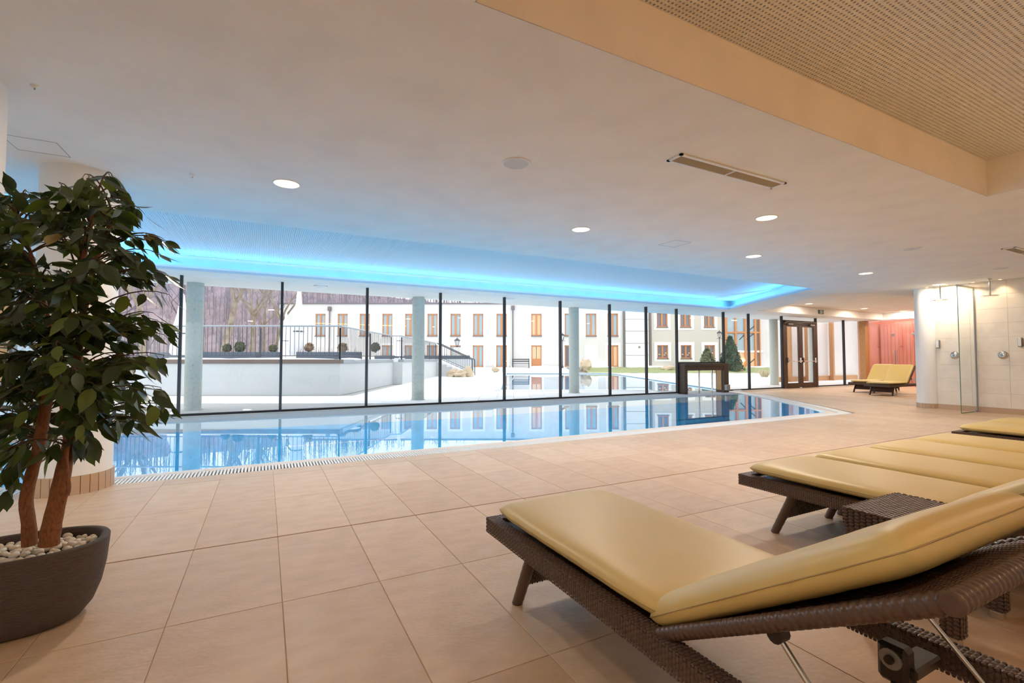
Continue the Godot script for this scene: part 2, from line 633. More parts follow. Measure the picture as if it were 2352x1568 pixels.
	for k in 8:  # unseen lamps added to make the basin and water brighter
		var l := thing("added_underwater_lamp", "added unseen lamp brightening the pool water from the near wall", "added pool lamp", Vector3(-2.3 + k * 1.82, -0.5, -5.9), -0.5 if k == 7 else 0.0, "added lamps brightening the pool basin")
		b = MB.new()
		b.lathe(Vector3.ZERO, [[0.0005, 0.012], [0.11, 0.01], [0.12, 0.0]], 20)
		var face := part(l, "lamp_lens", b.mesh(), M.added_pool_lamp)
		face.rotation.x = -PI / 2
		b = MB.new()
		b.lathe(Vector3.ZERO, [[0.12, 0.0], [0.12, 0.014], [0.14, 0.014], [0.142, 0.0]], 20)
		part(l, "ring", b.mesh(), M.chrome).rotation.x = -PI / 2
		var a := AreaLight3D.new()
		a.name = "lamp_light"
		a.light_color = rgb8(226, 248, 255)
		a.light_energy = 10.5
		a.area_size = Vector2(0.2, 0.2)
		a.area_range = 40.0
		a.shadow_enabled = true
		l.add_child(a)
		a.position = Vector3(0, 0, -0.03)
		a.rotation.x = -0.55
	b = MB.new()
	var ww := w.duplicate()
	b.prism(ww, -0.028, -0.028, false)
	tag(part(self, "pool_water", b.mesh(), M.water), "still blue water filling the indoor pool", "water", "", "stuff")


# ---------------------------------------------------------------- ceiling
func perforated_mesh(cnt: int, pitch: float, r: float) -> ArrayMesh:
	var b := MB.new()
	for i in cnt:
		for j in cnt:
			var c := Vector3((i + 0.5) * pitch, 0, (j + 0.5) * pitch)
			var h := pitch * 0.5
			var o := [Vector3(h, 0, 0), Vector3(h, 0, h), Vector3(0, 0, h), Vector3(-h, 0, h), Vector3(-h, 0, 0), Vector3(-h, 0, -h), Vector3(0, 0, -h), Vector3(h, 0, -h)]
			for k in 8:
				var a0 := TAU * k / 8
				var a1 := TAU * (k + 1) / 8
				var p := c + Vector3(cos(a0), 0, sin(a0)) * r
				var q := c + Vector3(cos(a1), 0, sin(a1)) * r
				b.quad(p, q, c + o[(k + 1) % 8], c + o[k])
				var t := Vector3(0, 0.012, 0)
				b.quad(p, p + t, q + t, q)
	return b.mesh()

func csg_hole(root: Node, pts: Array, y0: float, y1: float) -> void:
	var p := CSGPolygon3D.new()
	p.polygon = poly(pts)
	p.mode = CSGPolygon3D.MODE_DEPTH
	p.depth = y1 - y0
	p.operation = CSGShape3D.OPERATION_SUBTRACTION
	p.rotation_degrees.x = 90          # (x, y, depth) -> (x, -depth, y): the polygon lies in x, z
	p.position.y = y0
	p.name = "opening"
	root.add_child(p, true)

const BLUE := [[-2.52, -6.52], [11.47, -6.52], [13.75, -10.62], [-2.52, -10.62]]
const AMBER := [[0.84, -1.97], [6.51, -1.97], [6.51, 1.6], [0.84, 1.6]]
const RAISED := [[14.95, -10.45], [14.9, -9.7], [14.0, -8.6], [13.2, -7.75], [12.88, -7.1], [12.9, -6.65], [13.12, -6.37], [13.6, -6.25], [14.3, -6.2], [15.4, -6.15], [23.3, -6.1], [23.3, -10.45]]

func upstand(b: MB, pts: Array, y0: float, y1: float) -> void:
	# the inner faces of a recess
	var p := poly(pts)
	if Geometry2D.is_polygon_clockwise(p): p.reverse()
	for k in p.size():
		var a := p[k]
		var c := p[(k + 1) % p.size()]
		b.quad(Vector3(a.x, y0, a.y), Vector3(a.x, y1, a.y), Vector3(c.x, y1, c.y), Vector3(c.x, y0, c.y))

func widened(pts: Array, d: float) -> Array:
	var out := Geometry2D.offset_polygon(poly(pts), d, Geometry2D.JOIN_MITER)
	var r := []
	for p in out[0]: r.append([p.x, p.y])
	return r

func ceiling_parts() -> void:
	var ce := setting("ceiling", "smooth white plasterboard ceiling with recessed fields", "ceiling")
	var slab := CSGBox3D.new()
	slab.name = "plasterboard"
	slab.size = Vector3(27.2, 0.05, 14.2)
	slab.position = Vector3(10.0, CEIL + 0.025, -4.3)
	slab.material = M.plaster
	ce.add_child(slab)
	for h in [BLUE, widened(AMBER, 0.003), widened(RAISED, 0.003)]:
		var pts := []
		for q in h: pts.append([q[0] - 10.0, q[1] + 4.3])
		csg_hole(slab, pts, -0.2, 0.2)
	# the pool's recess: hidden LEDs lie on the lip all round and wash it blue
	var b := MB.new()
	var bl := widened(BLUE, 0.27)
	upstand(b, bl, CEIL + 0.05, 3.13)
	part(ce, "pool_recess_side", b.mesh(), M.plaster)
	b = MB.new()
	upstand(b, BLUE, CEIL + 0.048, CEIL + 0.088)
	part(ce, "pool_recess_lip", b.mesh(), M.plaster)
	b = MB.new()
	upstand(b, AMBER, CEIL, 3.18)
	part(ce, "lounge_recess_side", b.mesh(), M.plaster)
	b = MB.new()
	upstand(b, RAISED, CEIL, 3.09)
	part(ce, "raised_field_side", b.mesh(), M.plaster)
	b = MB.new()
	b.box(Vector3(18.1, 3.11, -8.3), Vector3(10.8, 0.04, 4.5))
	part(ce, "raised_field", b.mesh(), M.plaster)
	# perforated acoustic boards
	var pm := perforated_mesh(30, 0.0286, 0.008)
	for i in 20:
		for j in 6:
			part(ce, "perforated_panel", pm, M.perforated, Vector3(-2.86 + i * 0.858, 3.125, -10.9 + j * 0.858))
	for i in 7:
		for j in 5:
			part(ce, "perforated_panel", pm, M.perforated, Vector3(0.84 + i * 0.858, 3.17, -1.97 + j * 0.858))
	b = MB.new()
	b.box(Vector3(5.9, 3.15, -8.5), Vector3(17.6, 0.02, 5.2))
	b.box(Vector3(3.85, 3.195, 0.2), Vector3(6.2, 0.02, 4.6))
	part(ce, "acoustic_fleece", b.mesh(), M.dark_back)
	b = MB.new()
	b.box(Vector3(10.0, 3.36, -4.8), Vector3(27.4, 0.3, 15.2))
	part(ce, "roof_slab", b.mesh(), M.soffit)
	# access hatches are fine grooves in the board
	for h in [[-1.77, -1.45, -5.08, -4.78], [5.05, 5.36, -5.05, -4.73]]:
		b = MB.new()
		var t := 0.004
		for q in [[h[0], h[1], h[2], h[2] + t], [h[0], h[1], h[3] - t, h[3]], [h[0], h[0] + t, h[2], h[3]], [h[1] - t, h[1], h[2], h[3]]]:
			b.box(Vector3((q[0] + q[1]) / 2, CEIL - 0.0005, (q[2] + q[3]) / 2), Vector3(q[1] - q[0], 0.002, q[3] - q[2]))
		part(ce, "access_hatch_frame", b.mesh(), M.alu)
	# LED strips
	var runs := [[Vector3(-2.5, 0, -6.44), Vector3(11.45, 0, -6.44)], [Vector3(-2.5, 0, -10.7), Vector3(13.72, 0, -10.7)], [Vector3(-2.6, 0, -6.55), Vector3(-2.6, 0, -10.58)], [Vector3(11.59, 0, -6.58), Vector3(13.81, 0, -10.58)]]
	var mid := Vector3(5.0, 0, -8.57)
	for r in runs:
		led_strip(r[0], r[1], mid, CEIL + 0.062, M.blue_led, rgb8(66, 168, 255), 0.85 * r[0].distance_to(r[1]), "blue LED strip lying on the pool recess lip")
	led_strip(Vector3(0.9, 0, 1.5), Vector3(6.45, 0, 1.5), Vector3(3.6, 0, -0.3), CEIL + 0.02, M.amber_led, rgb8(255, 166, 40), 2.6, "amber LED strip in the lounge ceiling recess")

func led_strip(a: Vector3, c: Vector3, towards: Vector3, y: float, m: Material, col: Color, energy: float, label: String) -> void:
	a.y = y
	c.y = y
	towards.y = y
	var d := (c - a).normalized()
	var t := thing("led_strip", label, "led strip", (a + c) / 2, 0.0, "LED strips hidden in the ceiling recesses")
	var b := MB.new()
	b.bbox(Vector3.ZERO, Vector3(a.distance_to(c), 0.012, 0.02), 0.002, Basis(d, Vector3.UP, d.cross(Vector3.UP)))
	part(t, "led_tape", b.mesh(), m)
	var inward := d.cross(Vector3.UP)
	if inward.dot(towards - t.position) < 0: inward = -inward
	var l := AreaLight3D.new()
	l.name = "led_light"
	l.light_color = col
	l.light_energy = energy
	l.area_size = Vector2(a.distance_to(c), 0.03)
	l.shadow_enabled = true
	l.area_range = 40.0
	t.add_child(l)
	l.position = Vector3(0, 0.02, 0)
	var z := -(Vector3.UP * 0.4 + inward * 0.92).normalized()
	l.basis = Basis(d, z.cross(d), z)


# ---------------------------------------------------------------- glazed wall
func window_wall() -> void:
	var xs := [-3.3, -1.5, 0.30, 2.09, 3.88, 5.68, 7.47, 9.26, 10.73, 12.07, 14.36, 15.72, 17.68, 19.92, 21.95, 23.4]
	for k in xs.size() - 1:
		var x0: float = xs[k]
		var x1: float = xs[k + 1]
		var wn := setting("window_%d" % (k + 1), "tall frameless pane of the glazed wall, bay %d from the pillar side" % (k + 1), "window")
		var b := MB.new()
		var bottom := 0.02
		if k == 9: bottom = 1.0
		if k != 12:
			b.bbox(Vector3((x0 + x1) / 2, bottom + 0.01, WIN), Vector3(x1 - x0, 0.045, 0.06), 0.004)
			part(wn, "bottom_rail", b.mesh(), M.mullion)
			b = MB.new()
			b.box(Vector3((x0 + x1) / 2, (bottom + 3.0) / 2, WIN), Vector3(x1 - x0, 3.0 - bottom, 0.001))
			var pn := MB.new()
			pn.quad(Vector3(x0, bottom, WIN), Vector3(x0, 3.0, WIN), Vector3(x1, 3.0, WIN), Vector3(x1, bottom, WIN))
			part(wn, "pane", pn.mesh(), M.pane)
		else:
			var pn := MB.new()
			pn.quad(Vector3(x0, 2.62, WIN), Vector3(x0, 3.0, WIN), Vector3(x1, 3.0, WIN), Vector3(x1, 2.62, WIN))
			part(wn, "pane", pn.mesh(), M.pane)
		b = MB.new()
		b.bbox(Vector3(x0, 1.42, WIN + 0.03), Vector3(0.052, 2.8, 0.09), 0.004)
		part(wn, "mullion", b.mesh(), M.mullion)
	# double door
	var d := setting("door_1", "dark brown glazed double door with steel panic bars", "door")
	var b := MB.new()
	for x in [17.74, 19.86]:
		b.bbox(Vector3(x, 1.3, WIN + 0.04), Vector3(0.12, 2.6, 0.12), 0.006)
	b.bbox(Vector3(18.8, 2.6, WIN + 0.04), Vector3(2.24, 0.1, 0.12), 0.006)
	part(d, "door_frame", b.mesh(), M.dark_wood)
	for k in 2:
		var c := 18.3 if k == 0 else 19.3
		b = MB.new()
		for s in [-0.44, 0.44]:
			b.bbox(Vector3(c + s, 1.28, WIN + 0.06), Vector3(0.13, 2.5, 0.07), 0.005)
		b.bbox(Vector3(c, 0.1, WIN + 0.06), Vector3(0.76, 0.2, 0.07), 0.005)
		b.bbox(Vector3(c, 2.47, WIN + 0.06), Vector3(0.76, 0.13, 0.07), 0.005)
		var leaf := part(d, "door_leaf", b.mesh(), M.dark_wood)
		b = MB.new()
		b.quad(Vector3(c - 0.38, 0.2, WIN + 0.06), Vector3(c - 0.38, 2.41, WIN + 0.06), Vector3(c + 0.38, 2.41, WIN + 0.06), Vector3(c + 0.38, 0.2, WIN + 0.06))
		part(leaf, "pane", b.mesh(), M.pane)
		b = MB.new()
		b.tube([Vector3(c - 0.42, 1.05, WIN + 0.17), Vector3(c + 0.42, 1.05, WIN + 0.17)], [0.017], 8)
		for s in [-0.42, 0.42]:
			b.bbox(Vector3(c + s, 1.09, WIN + 0.13), Vector3(0.045, 0.2, 0.06), 0.008)
			b.tube([Vector3(c + s, 1.17, WIN + 0.14), Vector3(c + s * 0.84, 1.05, WIN + 0.17)], [0.014], 6)
		part(leaf, "panic_bar", b.mesh(), M.chrome)
		b = MB.new()
		b.bbox(Vector3(c + (-0.22 if k == 0 else 0.22), 2.5, WIN + 0.13), Vector3(0.3, 0.07, 0.07), 0.008)
		part(leaf, "door_closer", b.mesh(), M.alu)
	b = MB.new()
	b.bbox(Vector3(18.8, 2.585, WIN + 0.13), Vector3(2.0, 0.03, 0.04), 0.004)
	part(d, "slide_rail", b.mesh(), M.alu)
	# swim-through portal
	var p := thing("swim_through_portal", "low dark brown portal where swimmers pass out under the glazing", "portal", Vector3(13.17, 0, -11.19))
	b = MB.new()
	b.bbox(Vector3(0, 0.94, 0), Vector3(2.14, 0.1, 0.36), 0.008)
	part(p, "lid", b.mesh(), M.dark_wood)
	b = MB.new()
	b.bbox(Vector3(0.0, 0.83, 0.12), Vector3(1.9, 0.15, 0.06), 0.006)
	part(p, "fascia", b.mesh(), M.dark_wood)
	for s in [-1.0, 1.0]:
		b = MB.new()
		var jw := 0.14 if s < 0 else 0.25
		b.bbox(Vector3(s * (1.065 - jw / 2), 0.35, 0), Vector3(jw, 1.1, 0.34), 0.008)
		part(p, "jamb", b.mesh(), M.dark_wood)
		b = MB.new()
		b.bbox(Vector3(s * (1.05 - jw), 0.42, -0.02), Vector3(0.03, 0.7, 0.2), 0.006)
		part(p, "lining", b.mesh(), M.light_wood)
	for x in [-0.28, 0.35]:
		b = MB.new()
		b.tube([Vector3(x, -0.9, 0.06), Vector3(x, 0.84, 0.06)], [0.028], 10)
		part(p, "grab_pole", b.mesh(), M.chrome, Vector3.ZERO, "polished steel pole")
	b = MB.new()
	b.bbox(Vector3(0.93, 0.16, 0.2), Vector3(0.2, 0.2, 0.1), 0.01)
	part(p, "control_box", b.mesh(), M.alu)
	# roller blind box above it
	var r := thing("roller_blind_box", "white roller blind box on the ceiling edge above the portal", "blind box", Vector3(13.25, 2.9, -11.05))
	b = MB.new()
	b.bbox(Vector3.ZERO, Vector3(2.0, 0.13, 0.13), 0.02)
	part(r, "casing", b.mesh(), M.white_metal)
	b = MB.new()
	b.bbox(Vector3(0, -0.075, 0), Vector3(1.96, 0.02, 0.05), 0.004)
	part(r, "blind_hem", b.mesh(), M.alu)


# ---------------------------------------------------------------- walls, pillars, shower, sauna
func walls() -> void:
	var b := MB.new()
	b.box(Vector3(-1.62, 1.4, -0.7), Vector3(0.38, 3.0, 6.52))
	structure("wall_left", "plain cream wall beside the planter", "wall", b.mesh(), M.plaster)
	b = MB.new()
	b.box(Vector3(11.0, 1.4, 2.7), Vector3(26.0, 3.0, 0.2))
	structure("wall_back", "plain cream wall behind the loungers", "wall", b.mesh(), M.plaster)
	# far left end with its window
	var we := setting("wall_left_end", "white end wall left of the pool with a wooden window", "wall")
	b = MB.new()
	b.box(Vector3(-3.5, 1.4, -5.7), Vector3(0.2, 3.0, 4.4))
	b.box(Vector3(-3.5, 1.4, -10.65), Vector3(0.2, 3.0, 1.5))
	b.box(Vector3(-3.5, 0.3, -8.9), Vector3(0.2, 0.8, 2.1))
	part(we, "masonry", b.mesh(), M.plaster)
	b = MB.new()
	for z in [-9.82, -8.02]:
		b.bbox(Vector3(-3.42, 1.73, z), Vector3(0.12, 2.1, 0.14), 0.006)
	b.bbox(Vector3(-3.42, 2.72, -8.92), Vector3(0.12, 0.12, 1.8), 0.006)
	b.bbox(Vector3(-3.42, 0.74, -8.92), Vector3(0.12, 0.12, 1.8), 0.006)
	part(we, "window_frame", b.mesh(), M.alu)
	b = MB.new()
	b.quad(Vector3(-3.46, 0.7, -9.8), Vector3(-3.46, 2.75, -9.8), Vector3(-3.46, 2.75, -8.0), Vector3(-3.46, 0.7, -8.0))
	part(we, "pane", b.mesh(), M.pane)
	b = MB.new()
	b.bbox(Vector3(-3.44, 1.73, -9.68), Vector3(0.1, 1.9, 0.08), 0.006)
	part(we, "sash", b.mesh(), M.light_wood)
	# beam over the glazing, right of the raised ceiling field
	b = MB.new()
	b.box(Vector3(19.2, 2.96, -10.9), Vector3(8.6, 0.3, 0.88))
	structure("trim_1", "plastered beam running over the glazed wall", "trim", b.mesh(), M.plaster)
	# shower wall with rounded end
	var sw := setting("wall_right", "cream tiled shower wall with a rounded white end", "wall")
	b = MB.new()
	b.box(Vector3(13.85, 1.4, -1.2), Vector3(0.28, 2.8, 7.8))
	part(sw, "wall_core", b.mesh(), M.wall_joint)
	var tile := MB.new()
	tile.bbox(Vector3.ZERO, Vector3(0.012, 0.2965, 0.5975), 0.0012)
	var tm := tile.mesh()
	for r in 9:
		for c in 6:
			part(sw, "wall_tile", tm, M.wall_tile, Vector3(13.706, 0.11 + 0.15 + r * 0.299, -4.8 + c * 0.6))
	b = MB.new()
	b.bbox(Vector3(13.7, 0.055, -3.2), Vector3(0.024, 0.11, 3.8), 0.002)
	part(sw, "skirting", b.mesh(), M.skirting)
	round_pillar("round_wall_end", "white rounded pillar ending the shower wall", Vector3(13.85, 0, -5.3), 0.24, 0.11, 14)
	round_pillar("round_pillar", "white round pillar with tiled foot behind the ficus", Vector3(-1.49, 0, -5.51), 0.275, 0.155, 14)
	# shower screen
	var g := thing("shower_screen", "clear glass shower screen standing out from the tiled wall", "glass screen", Vector3(13.3, 0, -4.42))
	b = MB.new()
	b.box(Vector3(0, 1.345, 0), Vector3(0.8, 2.66, 0.0004))
	var pn := MB.new()
	pn.quad(Vector3(-0.4, 0.012, 0), Vector3(-0.4, 2.67, 0), Vector3(0.4, 2.67, 0), Vector3(0.4, 0.012, 0))
	part(g, "pane", pn.mesh(), M.shower_pane)
	b = MB.new()
	b.box(Vector3(-0.4, 1.34, 0), Vector3(0.008, 2.66, 0.012))
	b.box(Vector3(0, 0.008, 0), Vector3(0.8, 0.014, 0.012))
	part(g, "edge", b.mesh(), M.glass_edge)
	b = MB.new()
	b.bbox(Vector3(0.0, 2.69, 0), Vector3(0.82, 0.045, 0.03), 0.004)
	part(g, "stabiliser_bar", b.mesh(), M.chrome)
	b = MB.new()
	b.bbox(Vector3(0.39, 1.34, 0), Vector3(0.016, 2.66, 0.024), 0.002)
	part(g, "wall_channel", b.mesh(), M.alu)
	b = MB.new()
	b.bbox(Vector3(0.25, 0.02, 0), Vector3(0.05, 0.04, 0.03), 0.004)
	part(g, "floor_clamp", b.mesh(), M.chrome)
	# shower heads, mixers, dispensers
	for k in 2:
		var z: float = [-4.83, -4.02][k]
		var where: String = ["between the rounded end and the glass screen", "beyond the glass screen"][k]
		var h := thing("rain_shower", "flat round chrome rain shower head " + where, "shower head", Vector3(13.25, 2.44, z))
		b = MB.new()
		b.lathe(Vector3.ZERO, [[0.0, -0.006], [0.138, -0.006], [0.14, 0.0], [0.138, 0.006], [0.03, 0.014], [0.0, 0.016]], 24)
		part(h, "plate", b.mesh(), M.chrome)
		b = MB.new()
		b.tube([Vector3(0, 0.012, 0), Vector3(0, 0.36, 0)], [0.013], 10)
		part(h, "drop_pipe", b.mesh(), M.chrome)
		b = MB.new()
		b.lathe(Vector3(0, 0.345, 0), [[0.0, -0.006], [0.034, -0.006], [0.036, 0.0], [0.036, 0.012], [0.0, 0.014]], 16)
		part(h, "ceiling_rose", b.mesh(), M.chrome)
		var t := thing("shower_mixer", "round chrome shower mixer on tiles " + where, "mixer tap", Vector3(13.698, 1.22, [-4.77, -3.99][k]))
		t.rotation.z = PI / 2
		b = MB.new()
		b.lathe(Vector3.ZERO, [[0.0, 0.0], [0.082, 0.0], [0.085, 0.008], [0.08, 0.018], [0.05, 0.022], [0.046, 0.06], [0.038, 0.066], [0.0, 0.068]], 24)
		part(t, "escutcheon", b.mesh(), M.chrome)
		b = MB.new()
		b.tube([Vector3(0, 0.05, 0), Vector3(0.07, 0.075, 0)], [0.011, 0.008], 8)
		part(t, "lever", b.mesh(), M.chrome)
		var s := thing("soap_dispenser", "small steel soap dispenser on tiles " + where, "dispenser", Vector3(13.66, 1.48, [-5.05, -3.72][k]))
		b = MB.new()
		b.bbox(Vector3.ZERO, Vector3(0.075, 0.19, 0.07), 0.012)
		part(s, "body", b.mesh(), M.alu)
		b = MB.new()
		b.bbox(Vector3(-0.04, 0.0, 0), Vector3(0.008, 0.16, 0.05), 0.002)
		part(s, "front_cover", b.mesh(), M.white_metal)
	sauna()

func round_pillar(called: String, label: String, at: Vector3, r: float, foot: float, pieces: int) -> void:
	var p := thing(called, label, "pillar", at)
	p.set_meta("kind", "structure")
	var b := MB.new()
	b.lathe(Vector3.ZERO, [[r, 0.0], [r, CEIL + 0.02]], 40)
	part(p, "shaft", b.mesh(), M.plaster)
	for k in pieces * 2:
		var a0 := TAU * (k + 0.04) / (pieces * 2)
		var a1 := TAU * (k + 0.96) / (pieces * 2)
		var q := MB.new()
		var i := r - 0.004
		var o := r + 0.012
		var pl := PackedVector2Array([Vector2(cos(a0), sin(a0)) * i, Vector2(cos(a0), sin(a0)) * o, Vector2(cos(a1), sin(a1)) * o, Vector2(cos(a1), sin(a1)) * i])
		q.prism(pl, 0.0, foot)
		part(p, "skirting_tile", q.mesh(), M.skirting)

func sauna() -> void:
	var s := setting("wall_sauna", "pink lit glass front of the heat cabin", "wall")
	var X := 23.4
	var b := MB.new()
	b.bbox(Vector3(X - 0.05, 1.4, -11.2), Vector3(0.3, 2.8, 0.24), 0.01)
	part(s, "corner_post", b.mesh(), M.light_wood)
	var zs := [-11.05, -10.23, -9.45, -8.6, -7.6]
	for k in 4:
		var z0: float = zs[k] + 0.012
		var z1: float = zs[k + 1] - 0.012
		b = MB.new()
		b.quad(Vector3(X, 0.02, z0), Vector3(X, 2.75, z0), Vector3(X, 2.75, z1), Vector3(X, 0.02, z1))
		var g := part(s, "glass_panel", b.mesh(), M.sauna_glass)
		var c := (z0 + z1) / 2
		b = MB.new()
		for q in [[-0.07, 1.63, 0.0, 1.7], [0.0, 1.7, 0.07, 1.63], [-0.03, 1.67, 0.0, 1.64], [0.0, 1.64, 0.03, 1.67]]:
			b.tube([Vector3(X - 0.006, q[1], c + q[0]), Vector3(X - 0.006, q[3], c + q[2])], [0.008], 5)
		part(g, "emblem", b.mesh(), M.emblem)
	b = MB.new()
	for z in [-10.07, -9.99]:
		b.tube([Vector3(X - 0.06, 0.45, z), Vector3(X - 0.06, 1.5, z)], [0.013], 8)
	for y in [0.6, 1.42]:
		b.tube([Vector3(X - 0.06, y, -10.07), Vector3(X - 0.06, y, -9.99)], [0.01], 6)
	part(s, "door_handle", b.mesh(), M.chrome)
	b = MB.new()
	for y in [2.15, 0.3]:
		for z in [-10.14, -9.42]:
			b.bbox(Vector3(X - 0.02, y, z), Vector3(0.04, 0.09, 0.1), 0.005)
	part(s, "hinge", b.mesh(), M.alu)
	# cabin: boarded back wall, floor, ceiling, side walls, lamp
	for k in 28:
		b = MB.new()
		b.bbox(Vector3(X + 1.5, 1.35, -11.2 + k * 0.14), Vector3(0.03, 2.7, 0.125), 0.004)
		part(s, "board", b.mesh(), M.sauna_slat)
	b = MB.new()
	b.box(Vector3(X + 1.7, 1.4, -9.2), Vector3(0.1, 3.0, 5.0))
	b.box(Vector3(X + 0.85, 1.4, -11.4), Vector3(1.8, 3.0, 0.1))
	b.box(Vector3(X + 0.85, 1.4, -6.9), Vector3(1.8, 3.0, 0.1))
	b.box(Vector3(X + 0.85, -0.05, -9.2), Vector3(1.8, 0.1, 4.6))
	part(s, "cabin_shell", b.mesh(), M.sauna_slat)
	b = MB.new()
	b.box(Vector3(X + 0.1, 1.4, -6.6), Vector3(0.2, 3.0, 2.0))
	part(s, "side_masonry", b.mesh(), M.plaster)
	b = MB.new()
	b.box(Vector3(X + 0.06, 1.4, -2.2), Vector3(0.2, 3.0, 9.8))
	structure("wall_end", "plain cream wall closing the far lounge", "wall", b.mesh(), M.plaster)
	for k in 4:
		var l := thing("red_lamp_panel", "red lamp strip over the boards inside the heat cabin", "lamp", Vector3(X + 0.7, 2.72, -10.75 + k * 0.95), 0.0, "red lamps in the heat cabin")
		b = MB.new()
		b.bbox(Vector3.ZERO, Vector3(0.1, 0.04, 0.8), 0.006)
		part(l, "lamp_face", b.mesh(), M.red_led)
		var a := AreaLight3D.new()
		a.name = "red_light"
		a.light_color = rgb8(255, 88, 70)
		a.light_energy = 0.3
		a.area_size = Vector2(0.1, 0.8)
		a.area_range = 30.0
		a.shadow_enabled = true
		l.add_child(a)
		a.position = Vector3(0.0, -0.03, 0)
		a.basis = Basis.looking_at(Vector3(0.6, -0.8, 0), Vector3.BACK)


# ---------------------------------------------------------------- lamps, vents, signs
func downlight(at: Vector3, label: String, energy: float, r := 0.108) -> void:
	var t := thing("downlight", label, "downlight", at, 0.0, "round recessed downlights")
	var b := MB.new()
	b.lathe(Vector3.ZERO, [[r, 0.004], [r, -0.003], [r + 0.006, -0.008], [r + 0.014, -0.006], [r + 0.016, 0.004]], 32)
	part(t, "trim_ring", b.mesh(), M.white_metal)
	b = MB.new()
	b.lathe(Vector3.ZERO, [[0.0005, -0.0035], [r, -0.0035], [r, 0.0]], 32)
	part(t, "lamp_lens", b.mesh(), M.lamp_glow)
	var l := AreaLight3D.new()
	l.name = "lamp_light"
	l.light_color = rgb8(255, 239, 218)
	l.light_energy = energy
	l.area_size = Vector2(r * 1.7, r * 1.7)
	l.area_range = 40.0
	l.shadow_enabled = true
	t.add_child(l)
	l.position = Vector3(0, -0.012, 0)
	l.rotation.x = -PI / 2

